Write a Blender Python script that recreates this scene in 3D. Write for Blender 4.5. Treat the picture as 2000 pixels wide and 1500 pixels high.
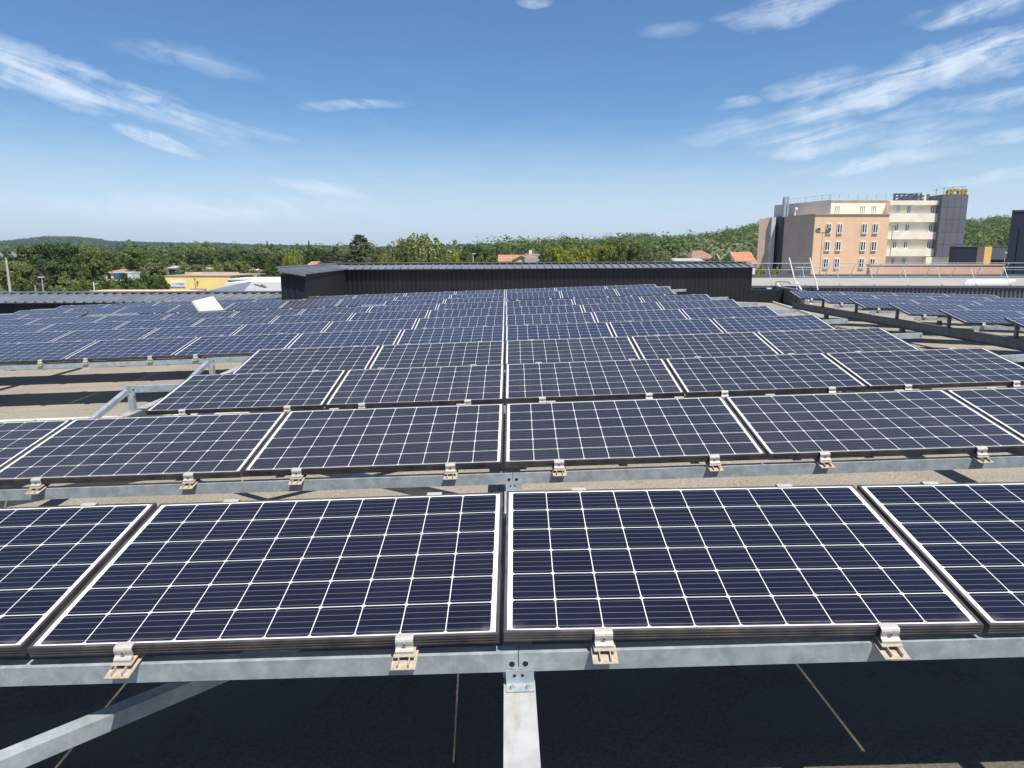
import bpy, bmesh, math, random
import numpy as np
from mathutils import Matrix, Vector
R = math.radians
for o in list(bpy.data.objects): bpy.data.objects.remove(o)
SC = bpy.context.scene
COL = SC.collection

# ------------------------------------------------------------------ camera, sky, sun, exposure
FPX = 1361.34
CAM = Vector((0.01655, -2.21817, 1.30193))
CR = Vector((0.99995906, -0.00904887, 0.0))
CU = Vector((0.0016426, 0.18151837, 0.98338618))
CF = Vector((0.00889853, 0.98334592, -0.1815258))
cd = bpy.data.cameras.new('camera'); cam = bpy.data.objects.new('camera', cd); COL.objects.link(cam)
cd.sensor_width = 36; cd.lens = FPX / 2000 * 36; cd.clip_start = 0.05; cd.clip_end = 20000
cam.matrix_world = Matrix(((CR.x, CU.x, -CF.x, CAM.x), (CR.y, CU.y, -CF.y, CAM.y), (CR.z, CU.z, -CF.z, CAM.z), (0, 0, 0, 1)))
SC.camera = cam
SC.view_settings.view_transform = 'Standard'; SC.view_settings.look = 'None'
SC.view_settings.gamma = 1.0; SC.view_settings.use_curve_mapping = False
SC.view_settings.exposure = 0.50

SUN_TO = Vector((0.27, -0.385, 1.0)).normalized()
SUN_EL = math.asin(SUN_TO.z); SUN_AZ = math.atan2(SUN_TO.x, SUN_TO.y)
sd = bpy.data.lights.new('sun', 'SUN'); sun = bpy.data.objects.new('sun', sd); COL.objects.link(sun)
sd.energy = 4.8; sd.angle = R(0.53); sd.color = (1.0, 0.95, 0.87)
sun.rotation_euler = SUN_TO.to_track_quat('Z', 'Y').to_euler()
sun.location = (20, -30, 60)

def at(u, v, y):
    u, v, y = float(u), float(v), float(y)
    """world point on the sight line of photo pixel (u, v) at depth y"""
    d = (u - 1000) / FPX * CR - (v - 750) / FPX * CU + CF
    return CAM + d * ((y - CAM.y) / d.y)
def azel(u, v):
    d = ((u - 1000) / FPX * CR - (v - 750) / FPX * CU + CF).normalized()
    return math.atan2(d.x, d.y), math.asin(d.z)

class NT:
    def __init__(s, nt): s.nt = nt; nt.nodes.clear()
    def n(s, t, **k):
        nd = s.nt.nodes.new(t)
        for a, b in k.items(): setattr(nd, a, b)
        return nd
    def l(s, a, b): s.nt.links.new(a, b)
    def put(s, sock, v):
        if isinstance(v, bpy.types.NodeSocket): s.l(v, sock)
        else: sock.default_value = v
    def m(s, op, a, b=0.0, c=0.0, clamp=False):
        nd = s.n('ShaderNodeMath', operation=op); nd.use_clamp = clamp
        s.put(nd.inputs[0], a); s.put(nd.inputs[1], b); s.put(nd.inputs[2], c)
        return nd.outputs[0]
    def ramp(s, x, a, b, lo=0.0, hi=1.0):
        nd = s.n('ShaderNodeMapRange', interpolation_type='SMOOTHSTEP')
        s.put(nd.inputs[0], x); nd.inputs[1].default_value = a; nd.inputs[2].default_value = b
        nd.inputs[3].default_value = lo; nd.inputs[4].default_value = hi
        return nd.outputs[0]
    def mix(s, f, a, b, mode='MIX'):
        nd = s.n('ShaderNodeMix', data_type='RGBA', blend_type=mode)
        s.put(nd.inputs[0], f)
        s.put(nd.inputs[6], a if isinstance(a, bpy.types.NodeSocket) else tuple(a) + (1.0,))
        s.put(nd.inputs[7], b if isinstance(b, bpy.types.NodeSocket) else tuple(b) + (1.0,))
        return nd.outputs[2]
    def noise(s, vec, scale, detail=3.0, rough=0.55, dist=0.0):
        nd = s.n('ShaderNodeTexNoise'); s.l(vec, nd.inputs['Vector'])
        nd.inputs['Scale'].default_value = scale; nd.inputs['Detail'].default_value = detail
        nd.inputs['Roughness'].default_value = rough; nd.inputs['Distortion'].default_value = dist
        return nd.outputs[0]
    def scale(s, vec, xyz):
        nd = s.n('ShaderNodeMapping'); s.l(vec, nd.inputs[0]); nd.inputs[3].default_value = xyz
        return nd.outputs[0]

SKY_STRENGTH = 0.086
w = bpy.data.worlds.new('World'); SC.world = w; w.use_nodes = True
N = NT(w.node_tree)
sky = N.n('ShaderNodeTexSky', sky_type='NISHITA'); sky.sun_disc = False
sky.sun_elevation = SUN_EL; sky.sun_rotation = SUN_AZ
sky.altitude = 200; sky.air_density = 1.0; sky.dust_density = 0.3; sky.ozone_density = 2.6
tc = N.n('ShaderNodeTexCoord'); sp = N.n('ShaderNodeSeparateXYZ'); N.l(tc.outputs['Generated'], sp.inputs[0])
AZ = N.m('ARCTAN2', sp.outputs[0], sp.outputs[1]); EL = N.m('ARCSINE', sp.outputs[2])
# wisps of cirrus: (photo u, v, half length, half width, tilt in degrees, weight)
WISPS = [(110, 152, 300, 34, -15, 0.85), (20, 115, 150, 32, -18, .5), (390, 232, 170, 14, -10, .5), (312, 279, 78, 12, -17, 1.0), (360, 112, 130, 22, -8, .26),
         (715, 203, 95, 9, 0, .62), (640, 204, 60, 10, 3, .3), (630, 370, 100, 15, -8, .4), (440, 412, 260, 22, 3, .46), (150, 395, 250, 20, 2, .3),
         (1850, 130, 290, 34, 13, .95), (1960, 100, 130, 34, 10, .7), (1590, 272, 120, 30, 3, .75), (1460, 260, 120, 24, 0, .35), (1450, 198, 34, 9, 0, .5), (1440, 206, 40, 8, 6, .3), (1720, 315, 150, 15, 6, .7),
         (1560, 12, 130, 28, 8, .75), (1430, 32, 40, 7, 6, .4), (1905, 14, 100, 24, 8, .8), (1045, 4, 36, 9, 0, .5), (1910, 200, 150, 17, 5, .6),
         (1605, 225, 60, 16, 0, .75), (1960, 340, 90, 12, 8, .4), (1980, 265, 70, 12, 4, .5), (1830, 245, 80, 16, 4, .35), (1590, 165, 90, 22, 8, .55), (1790, 280, 70, 14, 0, .35), (1310, 60, 60, 14, 0, .2)]
cv = N.n('ShaderNodeCombineXYZ'); N.l(AZ, cv.inputs[0]); N.l(EL, cv.inputs[1])
warp = N.noise(cv.outputs[0], 9.0, 4, .6)
total = None
for (u, v, L, W_, tilt, wt) in WISPS:
    a0, e0 = azel(u, v); k = 1 / FPX
    da = N.m('SUBTRACT', AZ, a0); de = N.m('SUBTRACT', EL, e0)
    c, s_ = math.cos(R(tilt)), math.sin(R(tilt))
    p = N.m('ADD', N.m('MULTIPLY', da, c / (L * k)), N.m('MULTIPLY', de, s_ / (L * k)))
    q = N.m('ADD', N.m('MULTIPLY', da, -s_ / (W_ * k)), N.m('MULTIPLY', de, c / (W_ * k)))
    q = N.m('ADD', q, N.m('MULTIPLY', N.m('SUBTRACT', warp, .5), 2.3))
    g = N.m('SUBTRACT', 1.0, N.m('ADD', N.m('MULTIPLY', p, p), N.m('MULTIPLY', q, q)), clamp=True)
    g = N.m('MULTIPLY', g, wt)
    total = g if total is None else N.m('MAXIMUM', total, g)
def fibre(deg):
    mp = N.n('ShaderNodeMapping', vector_type='TEXTURE'); N.l(cv.outputs[0], mp.inputs[0]); mp.inputs[2].default_value = (0, 0, R(deg)); mp.inputs[3].default_value = (.21, .030, 1)
    return N.noise(mp.outputs[0], 1.5, 7, .62, .9)
n1 = N.m('ADD', N.m('MULTIPLY', fibre(-15), N.ramp(AZ, -.2, .2, 1.0, 0.0)), N.m('MULTIPLY', fibre(11), N.ramp(AZ, -.2, .2, 0.0, 1.0)))
n2 = N.noise(cv.outputs[0], 30.0, 6, .62, .6)
tex = N.m('ADD', N.m('MULTIPLY', n1, .68), N.m('MULTIPLY', n2, .32))
dens = N.m('MULTIPLY', N.m('POWER', total, .8), N.ramp(tex, .34, .64, .05, 1.0), clamp=True)
veil = N.m('MULTIPLY', N.ramp(EL, .0, .32, .10, .0), N.ramp(n1, .4, .7))
dens = N.m('ADD', N.m('MULTIPLY', dens, .82), veil, clamp=True)
hz = N.n('ShaderNodeHueSaturation'); N.l(sky.outputs[0], hz.inputs['Color'])
hz.inputs['Hue'].default_value = .505; hz.inputs['Saturation'].default_value = 1.20; hz.inputs['Value'].default_value = 1.02
hz2 = N.n('ShaderNodeHueSaturation'); N.l(hz.outputs[0], hz2.inputs['Color']); N.l(N.ramp(EL, .05, .40, 1.16, 1.0), hz2.inputs['Saturation']); N.l(N.ramp(EL, .02, .30, .95, 1.0), hz2.inputs['Value'])
air = N.mix(N.ramp(EL, -.02, .20, .85, .0), hz2.outputs[0], (5.5, 6.9, 8.7))      # pale haze of the lowest air
skyc = N.mix(dens, air, (7.6, 8.4, 9.4))
bg = N.n('ShaderNodeBackground'); N.l(skyc, bg.inputs[0]); bg.inputs[1].default_value = SKY_STRENGTH
wo = N.n('ShaderNodeOutputWorld'); N.l(bg.outputs[0], wo.inputs[0])

# ------------------------------------------------------------------ helpers
class MB:
    """collects shapes; build() links them as ONE mesh object"""
    def __init__(s): s.v = []; s.f = []; s.mi = []; s.cm = 0
    def face(s, pts):
        b = len(s.v); s.v += [tuple(p) for p in pts]; s.f.append(tuple(range(b, b + len(pts)))); s.mi.append(s.cm); return s
    def box(s, x0, x1, y0, y1, z0, z1, M=None):
        p = [Vector((x, y, z)) for z in (z0, z1) for y in (y0, y1) for x in (x0, x1)]
        if M: p = [M @ q for q in p]
        return s.hexa(p)
    def hexa(s, p):   # order: z0:(x0y0,x1y0,x0y1,x1y1) then z1
        b = len(s.v); s.v += [tuple(q) for q in p]
        for f in ((0, 2, 3, 1), (4, 5, 7, 6), (0, 1, 5, 4), (2, 6, 7, 3), (0, 4, 6, 2), (1, 3, 7, 5)):
            s.f.append(tuple(b + i for i in f)); s.mi.append(s.cm)
        return s
    def bar(s, a, b, w, h, up=(0, 0, 1)):
        a = Vector(a); b = Vector(b); d = (b - a).normalized(); up = Vector(up)
        sd = d.cross(up)
        if sd.length < 1e-4: sd = d.cross(Vector((0, 1, 0)))
        sd.normalize(); up = sd.cross(d)
        p = []
        for e in (-h / 2, h / 2):
            for c in (a, b):
                for g in (-w / 2, w / 2): p.append(c + sd * g + up * e)
        return s.hexa(p)
    def tube(s, pts, r, n=8, cap=True):
        pts = [Vector(p) for p in pts]; rings = []
        for i, p in enumerate(pts):
            d = (pts[min(i + 1, len(pts) - 1)] - pts[max(i - 1, 0)]).normalized()
            a = d.cross(Vector((0, 0, 1)))
            if a.length < 1e-3: a = Vector((1, 0, 0))
            a.normalize(); bb = a.cross(d); rr = r[i] if isinstance(r, (list, tuple)) else r
            b0 = len(s.v); rings.append(b0)
            for k in range(n):
                t = 2 * math.pi * k / n
                s.v.append(tuple(p + a * math.cos(t) * rr + bb * math.sin(t) * rr))
        for i in range(len(rings) - 1):
            for k in range(n):
                s.f.append((rings[i] + k, rings[i] + (k + 1) % n, rings[i + 1] + (k + 1) % n, rings[i + 1] + k)); s.mi.append(s.cm)
        if cap:
            s.f.append(tuple(rings[0] + k for k in reversed(range(n)))); s.mi.append(s.cm)
            s.f.append(tuple(rings[-1] + k for k in range(n))); s.mi.append(s.cm)
        return s
    def prism(s, poly, z0, z1):
        """poly: CCW list of (x, y)"""
        n = len(poly); b = len(s.v)
        s.v += [(x, y, z0) for x, y in poly] + [(x, y, z1) for x, y in poly]
        s.f.append(tuple(b + i for i in reversed(range(n)))); s.mi.append(s.cm)
        s.f.append(tuple(b + n + i for i in range(n))); s.mi.append(s.cm)
        for i in range(n):
            j = (i + 1) % n; s.f.append((b + i, b + j, b + n + j, b + n + i)); s.mi.append(s.cm)
        return s
    def strip(s, prof, a, b):
        """extrude a 2-D profile (list of points as vectors) from offset a to offset b"""
        a = Vector(a); b = Vector(b)
        for i in range(len(prof) - 1):
            p, q = Vector(prof[i]), Vector(prof[i + 1])
            s.face([p + a, q + a, q + b, p + b])
        return s
    def mesh(s, name, mats):
        me = bpy.data.meshes.new(name); me.from_pydata(s.v, [], s.f)
        if not isinstance(mats, (list, tuple)): mats = [mats]
        for m in mats: me.materials.append(m)
        if len(mats) > 1: me.polygons.foreach_set('material_index', s.mi)
        me.update(); return me
    def build(s, name, mats, parent=None, loc=None, smooth=False):
        me = s.mesh(name, mats); o = link(name, me, parent)
        if loc is not None: o.location = loc
        if smooth:
            for p in me.polygons: p.use_smooth = True
        return o
def link(name, me, parent=None):
    o = bpy.data.objects.new(name, me); COL.objects.link(o)
    if parent is not None: o.parent = parent
    return o
def tag(o, label=None, cat=None, group=None, kind=None):
    if label: o['label'] = label
    if cat: o['category'] = cat
    if group: o['group'] = group
    if kind: o['kind'] = kind
    return o
def empty(name, M=None):
    o = bpy.data.objects.new(name, None); COL.objects.link(o); o.empty_display_size = .2
    if M is not None:
        o.matrix_world = M if isinstance(M, Matrix) else Matrix.Translation(Vector(M))
    return o
def copy_tree(o, parent=None):
    c = o.copy(); COL.objects.link(c)
    if parent is not None: c.parent = parent
    for ch in o.children: copy_tree(ch, c)
    return c
ORD = ['nearest', 'second', 'third', 'fourth', 'fifth', 'sixth', 'seventh', 'eighth', 'ninth', 'tenth', 'eleventh', 'twelfth']
NTH = ['first', 'second', 'third', 'fourth', 'fifth', 'sixth', 'seventh', 'eighth', 'ninth']

# ------------------------------------------------------------------ materials
MATS = {}
def mat(name, base, rough=.6, metal=0.0, spec=.5, var=.0, vscale=3.0, bump=0.0, bscale=40.0, dirt=None, dirt_amt=.0, dscale=1.5, coord='Object', randv=0.0, dvec=(1, 1, 1)):
    m = bpy.data.materials.new(name); m.use_nodes = True; n = NT(m.node_tree); MATS[name] = m
    t = n.n('ShaderNodeTexCoord'); P = t.outputs[coord]
    b = n.n('ShaderNodeBsdfPrincipled'); o = n.n('ShaderNodeOutputMaterial'); n.l(b.outputs[0], o.inputs[0])
    col = n.mix(0.0, base, base)
    if var > 0:
        f = n.ramp(n.noise(P, vscale, 5, .6), .3, .7)
        col = n.mix(f, tuple(c * (1 - var) for c in base), tuple(min(1, c * (1 + var)) for c in base))
    if dirt is not None:
        f = n.m('MULTIPLY', n.ramp(n.noise(n.scale(P, dvec), dscale, 6, .65, .4), .45, .72), dirt_amt)
        col = n.mix(f, col, dirt)
    if randv > 0:
        oi = n.n('ShaderNodeObjectInfo'); hs = n.n('ShaderNodeHueSaturation')
        n.l(col, hs.inputs['Color'])
        n.l(n.ramp(oi.outputs['Random'], 0, 1, 1 - randv, 1 + randv), hs.inputs['Value']); col = hs.outputs[0]
    n.l(col, b.inputs['Base Color'])
    b.inputs['Roughness'].default_value = rough; b.inputs['Metallic'].default_value = metal
    b.inputs['Specular IOR Level'].default_value = spec
    if bump > 0:
        bp = n.n('ShaderNodeBump'); bp.inputs['Strength'].default_value = bump; bp.inputs['Distance'].default_value = .02
        n.l(n.noise(P, bscale, 4, .6), bp.inputs['Height']); n.l(bp.outputs[0], b.inputs['Normal'])
    return m

PW, PH = 1.6524, 0.99
def cell_material(name, cell, cell2, dust, dust_amt, rough=.16, ior=1.45):
    m = bpy.data.materials.new(name); m.use_nodes = True; n = NT(m.node_tree); MATS[name] = m
    t = n.n('ShaderNodeTexCoord'); s = n.n('ShaderNodeSeparateXYZ'); n.l(t.outputs['Object'], s.inputs[0])
    x, y = s.outputs[0], s.outputs[1]
    mx, my = .0285, .0185; px, py = (PW - 2 * mx) / 10, (PH - 2 * my) / 6
    u = n.m('DIVIDE', n.m('SUBTRACT', x, mx), px); v = n.m('DIVIDE', n.m('SUBTRACT', y, my), py)
    fu, fv = n.m('FRACT', u), n.m('FRACT', v)
    dx = n.m('MULTIPLY', n.m('MINIMUM', fu, n.m('SUBTRACT', 1.0, fu)), px)
    dy = n.m('MULTIPLY', n.m('MINIMUM', fv, n.m('SUBTRACT', 1.0, fv)), py)
    line = n.m('MAXIMUM', n.m('LESS_THAN', dx, .0016), n.m('LESS_THAN', dy, .0018))
    line = n.m('MAXIMUM', line, n.m('LESS_THAN', n.m('ADD', dx, dy), .0105))
    out = n.m('MAXIMUM', n.m('MAXIMUM', n.m('LESS_THAN', u, 0.0), n.m('GREATER_THAN', u, 10.0)), n.m('MAXIMUM', n.m('LESS_THAN', v, 0.0), n.m('GREATER_THAN', v, 6.0)))
    white = n.m('MAXIMUM', line, out)
    bus = n.m('LESS_THAN', n.m('ABSOLUTE', n.m('SUBTRACT', n.m('FRACT', n.m('MULTIPLY', fv, 5.0)), .5)), .022)
    fing = n.m('LESS_THAN', n.m('FRACT', n.m('MULTIPLY', fu, 60.0)), .12)
    # cell to cell tint
    ci = n.n('ShaderNodeCombineXYZ'); n.l(n.m('FLOOR', u), ci.inputs[0]); n.l(n.m('FLOOR', v), ci.inputs[1])
    oi = n.n('ShaderNodeObjectInfo'); n.l(n.m('MULTIPLY', oi.outputs['Random'], 97.0), ci.inputs[2])
    wn = n.n('ShaderNodeTexWhiteNoise', noise_dimensions='3D'); n.l(ci.outputs[0], wn.inputs['Vector'])
    c = n.mix(wn.outputs['Value'], cell, cell2)
    c = n.mix(n.m('MULTIPLY', fing, .10), c, (.20, .21, .25))
    c = n.mix(n.m('MULTIPLY', bus, .42), c, (.50, .51, .54))
    # backsheet white, a soldered ribbon at each short end
    e = n.m('MINIMUM', n.m('SUBTRACT', x, .011), n.m('SUBTRACT', PW - .011, x))
    rib = n.m('MULTIPLY', n.m('LESS_THAN', n.m('ABSOLUTE', n.m('SUBTRACT', e, .0085)), .003), n.m('GREATER_THAN', n.m('ABSOLUTE', n.m('SUBTRACT', fv, .5)), .08))
    bs = n.mix(n.m('MULTIPLY', rib, .75), (.77, .76, .73), (.36, .37, .40))
    c = n.mix(white, c, bs)
    # dust: thin everywhere in cloudy patches, a crust on the lowest edge, a few droppings
    ov = n.n('ShaderNodeVectorMath', operation='ADD'); n.l(t.outputs['Object'], ov.inputs[0])
    rv = n.n('ShaderNodeCombineXYZ'); n.l(n.m('MULTIPLY', oi.outputs['Random'], 50.0), rv.inputs[0]); n.l(n.m('MULTIPLY', oi.outputs['Random'], 31.0), rv.inputs[1])
    n.l(rv.outputs[0], ov.inputs[1])
    d1 = n.ramp(n.noise(ov.outputs[0], 2.3, 6, .65, .5), .25, .8, .35, 1.25)
    edge = n.ramp(y, .012, .055, .55, 0.0)
    corner = n.m('MULTIPLY', n.ramp(n.m('MINIMUM', x, n.m('SUBTRACT', PW, x)), .0, .10, 1.0, 0.0), n.ramp(y, 0.0, .08, .6, 0.0))
    nb = n.ramp(n.noise(ov.outputs[0], 14.0, 5, .6), .3, .7)
    sk_ = n.ramp(n.noise(n.scale(ov.outputs[0], (16.0, .9, 1.0)), 1.0, 4, .6), .48, .75, 0.0, .9)
    d1 = n.m('MULTIPLY', n.m('ADD', d1, sk_), n.ramp(oi.outputs['Random'], 0.0, 1.0, .65, 1.35))
    da = n.m('ADD', n.m('MULTIPLY', d1, dust_amt), n.m('MULTIPLY', n.m('ADD', n.m('MULTIPLY', edge, .35), corner), nb), clamp=True)
    c = n.mix(da, c, dust)
    vo = n.n('ShaderNodeTexVoronoi'); n.l(ov.outputs[0], vo.inputs['Vector']); vo.inputs['Scale'].default_value = 3.1
    wn2 = n.n('ShaderNodeTexWhiteNoise', noise_dimensions='3D'); n.l(vo.outputs['Position'], wn2.inputs['Vector'])
    spot = n.m('MULTIPLY', n.m('LESS_THAN', vo.outputs['Distance'], .022), n.m('GREATER_THAN', wn2.outputs['Value'], .86))
    c = n.mix(n.m('MULTIPLY', spot, .6), c, (.6, .58, .52))
    b = n.n('ShaderNodeBsdfPrincipled'); o = n.n('ShaderNodeOutputMaterial'); n.l(b.outputs[0], o.inputs[0])
    n.l(c, b.inputs['Base Color']); n.l(n.m('ADD', n.m('MULTIPLY', da, .5), rough), b.inputs['Roughness'])
    b.inputs['IOR'].default_value = ior
    return m
cell_material('cells_navy', (.0055, .0064, .0165), (.0078, .0086, .021), (.26, .24, .21), .010, .16, 1.36)
cell_material('cells_dusty', (.014, .015, .024), (.017, .018, .027), (.25, .23, .21), .050, .24, 1.36)
cell_material('cells_blue', (.0095, .0125, .034), (.0125, .016, .041), (.24, .245, .265), .05, .17, 1.40)

mat('black_frame', (.060, .057, .060), .36, .0, .5, .3, 6, dirt=(.16, .13, .09), dirt_amt=.55, dscale=7.0, randv=.25)
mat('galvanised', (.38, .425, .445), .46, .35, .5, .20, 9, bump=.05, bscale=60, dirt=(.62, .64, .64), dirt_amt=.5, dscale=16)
mat('galvanised_dark', (.10, .112, .122), .5, .3, .5, .22, 7, dirt=(.2, .2, .2), dirt_amt=.4, dscale=9)  # darker galvanised; paints in the shade on the right array's supports
mat('galvanised_pale', (.43, .44, .42), .52, .15, .5, .14, 8, dirt=(.30, .25, .17), dirt_amt=.8, dscale=4.0, dvec=(4.5, .7, 1))
mat('aluminium', (.53, .50, .46), .45, .25, .5, .12, 20, dirt=(.36, .29, .19), dirt_amt=.55, dscale=22)
mat('aluminium_stained', (.46, .40, .32), .55, .15, .5, .18, 18, dirt=(.32, .22, .11), dirt_amt=.55, dscale=26)
mat('steel_bolt', (.52, .5, .48), .35, .7, .5, .2, 60)
mat('hole_dark', (.012, .012, .014), .9)
mat('cladding_black', (.0165, .0175, .022), .42, 0, .4, .16, .8, randv=.0)
mat('cap_sheet', (.19, .205, .225), .42, .15, .5, .16, 1.2)
mat('grey_sheet', (.085, .098, .112), .5, .1, .5, .15, 1.0)
mat('cream_render', (.90, .83, .66), .8, 0, .3, .06, .6, dirt=(.5, .45, .36), dirt_amt=.3, dscale=.5)
mat('tan_render', (.80, .535, .335), .85, 0, .3, .06, .4, dirt=(.75, .50, .32), dirt_amt=.4, dscale=.35)
mat('salmon_render', (.74, .46, .33), .85, 0, .3, .08, .5)
mat('brown_render', (.50, .385, .31), .85, 0, .3, .06, .5)
mat('grey_render', (.58, .59, .59), .8, 0, .3, .05, .5)
mat('charcoal_clad', (.13, .13, .15), .55, 0, .4, .10, .25)
mat('navy_clad', (.018, .022, .038), .5, 0, .4, .12, .3)
mat('slate_clad', (.10, .11, .13), .5, 0, .4, .12, .3)
mat('white_paint', (.78, .78, .76), .55, 0, .4, .04, 1)
mat('white_metal', (.74, .74, .70), .5, .05, .5, .06, 2)
mat('window_glass', (.018, .021, .026), .08, 0, .6)
mat('blind_white', (.5, .52, .5), .7)
mat('yellow_render', (.88, .66, .25), .85, 0, .3, .06, .35, dirt=(.82, .58, .22), dirt_amt=.4, dscale=.3)
mat('orange_clad', (.85, .52, .15), .7, 0, .3, .06, .5)
mat('roof_tile', (.38, .20, .125), .85, 0, .3, .25, 1.2)
mat('roof_tile_brown', (.28, .17, .12), .85, 0, .3, .25, 1.2)
mat('roof_tile_red', (.44, .19, .11), .85, 0, .3, .2, 1.2)
mat('roof_grey_brown', (.20, .165, .14), .85, 0, .3, .2, 1.2)
mat('membrane_grey', (.40, .40, .39), .7, 0, .3, .08, .3, dirt=(.3, .3, .29), dirt_amt=.5, dscale=.2)
mat('house_wall', (.70, .58, .34), .85, 0, .3, .05, 1)
mat('house_white', (.74, .71, .66), .85, 0, .3, .05, 1)
mat('brick_dark', (.26, .12, .08), .85, 0, .3, .15, 2)
mat('sign_blue', (.05, .27, .62), .6)
mat('sign_paleblue', (.42, .62, .82), .6)
mat('container_blue', (.05, .15, .42), .6, 0, .4, .1, .6)
mat('gold_letter', (.55, .38, .09), .35, .45, .5, .1, 2)
mat('letter_dark', (.05, .07, .11), .5)
mat('bark', (.10, .075, .05), .9, 0, .2, .3, 4, bump=.4, bscale=12)
mat('pole_paint', (.44, .44, .40), .6, .1, .4, .1, 2)
mat('wood_post', (.42, .32, .2), .8, 0, .3, .2, 4)
mat('roof_gravel', (.33, .32, .285), .85, 0, .3, .12, .6, dirt=(.30, .29, .26), dirt_amt=.6, dscale=.25)
mat('tower_concrete', (.20, .20, .215), .8)
mat('skylight_white', (.62, .59, .50), .45, 0, .4, .06, 3, dirt=(.58, .52, .4), dirt_amt=.5, dscale=4)

def leaf_mat(name, a, b, c=None, rough=.55):
    m = bpy.data.materials.new(name); m.use_nodes = True; n = NT(m.node_tree); MATS[name] = m
    t = n.n('ShaderNodeTexCoord'); g = n.n('ShaderNodeNewGeometry'); oi = n.n('ShaderNodeObjectInfo')
    f = n.ramp(n.noise(g.outputs['Position'], .35, 3, .6), .3, .7)
    col = n.mix(f, a, b)
    isl = n.m('FRACT', n.m('ADD', g.outputs['Random Per Island'], oi.outputs['Random']))
    hs = n.n('ShaderNodeHueSaturation'); n.l(col, hs.inputs['Color'])
    n.l(n.ramp(isl, 0, 1, .78, 1.24), hs.inputs['Value']); n.l(n.ramp(oi.outputs['Random'], 0, 1, .485, .512), hs.inputs['Hue'])
    b_ = n.n('ShaderNodeBsdfPrincipled'); o = n.n('ShaderNodeOutputMaterial'); tr = n.n('ShaderNodeBsdfTranslucent'); ms = n.n('ShaderNodeMixShader'); ms.inputs[0].default_value = .38
    n.l(b_.outputs[0], ms.inputs[1]); n.l(tr.outputs[0], ms.inputs[2]); n.l(ms.outputs[0], o.inputs[0])
    n.l(hs.outputs[0], b_.inputs['Base Color']); n.l(hs.outputs[0], tr.inputs[0]); b_.inputs['Roughness'].default_value = rough
    b_.inputs['Specular IOR Level'].default_value = .25
    return m
leaf_mat('leaf_dark', (.064, .104, .026), (.105, .150, .042))
leaf_mat('leaf_mid', (.105, .155, .038), (.165, .215, .06))
leaf_mat('leaf_light', (.17, .205, .055), (.25, .275, .095))
leaf_mat('leaf_yellow', (.20, .25, .032), (.30, .33, .06))
leaf_mat('leaf_olive', (.165, .20, .085), (.25, .27, .13))
leaf_mat('leaf_conifer', (.085, .108, .052), (.165, .165, .08))
leaf_mat('leaf_far', (.050, .080, .034), (.082, .115, .048))
leaf_mat('leaf_hill', (.075, .118, .032), (.150, .20, .06))

# membrane roof: laps between sheets, grit, damp patches and painted-in shade under the first row
m = bpy.data.materials.new('roof_membrane'); m.use_nodes = True; n = NT(m.node_tree); MATS['roof_membrane'] = m
t = n.n('ShaderNodeTexCoord'); s = n.n('ShaderNodeSeparateXYZ'); n.l(t.outputs['Object'], s.inputs[0])
X, Y = s.outputs[0], s.outputs[1]; P = t.outputs['Object']
wob = n.m('MULTIPLY', n.m('SUBTRACT', n.noise(P, 1.7, 4, .6), .5), .05)
ly = n.m('FRACT', n.m('ADD', n.m('ADD', Y, .465), wob))
lap = n.m('LESS_THAN', n.m('ABSOLUTE', n.m('SUBTRACT', ly, .5)), .007)
row = n.m('FLOOR', n.m('ADD', Y, .465))
lx = n.m('FRACT', n.m('ADD', n.m('DIVIDE', X, 5.2), n.m('MULTIPLY', row, .377)))
lap2 = n.m('LESS_THAN', n.m('ABSOLUTE', n.m('SUBTRACT', lx, .5)), .0012)
laps = n.m('MAXIMUM', lap, lap2)
wn = n.n('ShaderNodeTexWhiteNoise', noise_dimensions='1D'); n.l(row, wn.inputs['W'])
base = n.mix(n.ramp(n.noise(P, .9, 6, .65), .3, .7), (.32, .288, .228), (.41, .368, .298))
base = n.mix(n.m('MULTIPLY', wn.outputs[0], .35), base, (.36, .33, .275))
grit = n.noise(P, 260.0, 2, .7)
base = n.mix(n.ramp(grit, .35, .7, 0, .5), base, (.22, .20, .17))
streak = n.noise(n.scale(P, (.5, 5.0, 1)), 1.5, 5, .6)
base = n.mix(n.ramp(streak, .45, .75, 0, .4), base, (.30, .265, .21))
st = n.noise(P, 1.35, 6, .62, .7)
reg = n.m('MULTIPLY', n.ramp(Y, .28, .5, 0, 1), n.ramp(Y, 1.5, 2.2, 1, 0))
damp_shade = n.m('MULTIPLY', n.ramp(n.m('ADD', st, n.m('MULTIPLY', reg, .06)), .53, .56), reg)  # damp patches that also paint the first row's shade darker
sheet_shade = n.m('MULTIPLY', n.ramp(n.m('ADD', Y, wob), 1.42, 1.48, 1, 0), .72)  # darker front sheet, its colour lowered further to deepen the shade there
base = n.mix(sheet_shade, base, (.056, .046, .036))
base = n.mix(n.m('MULTIPLY', n.ramp(n.noise(P, 55.0, 5, .75), .42, .62), .45), base, (.035, .030, .025))
base = n.mix(n.m('MULTIPLY', damp_shade, .6), base, (.045, .042, .036))
base = n.mix(n.m('MULTIPLY', laps, .8), base, (.10, .09, .075))
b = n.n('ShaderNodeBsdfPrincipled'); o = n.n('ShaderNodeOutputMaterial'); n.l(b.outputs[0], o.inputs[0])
n.l(base, b.inputs['Base Color']); n.l(n.ramp(damp_shade, 0, 1, .95, .42), b.inputs['Roughness']); b.inputs['Specular IOR Level'].default_value = .22
bp = n.n('ShaderNodeBump'); bp.inputs['Strength'].default_value = .6; bp.inputs['Distance'].default_value = .008
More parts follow.
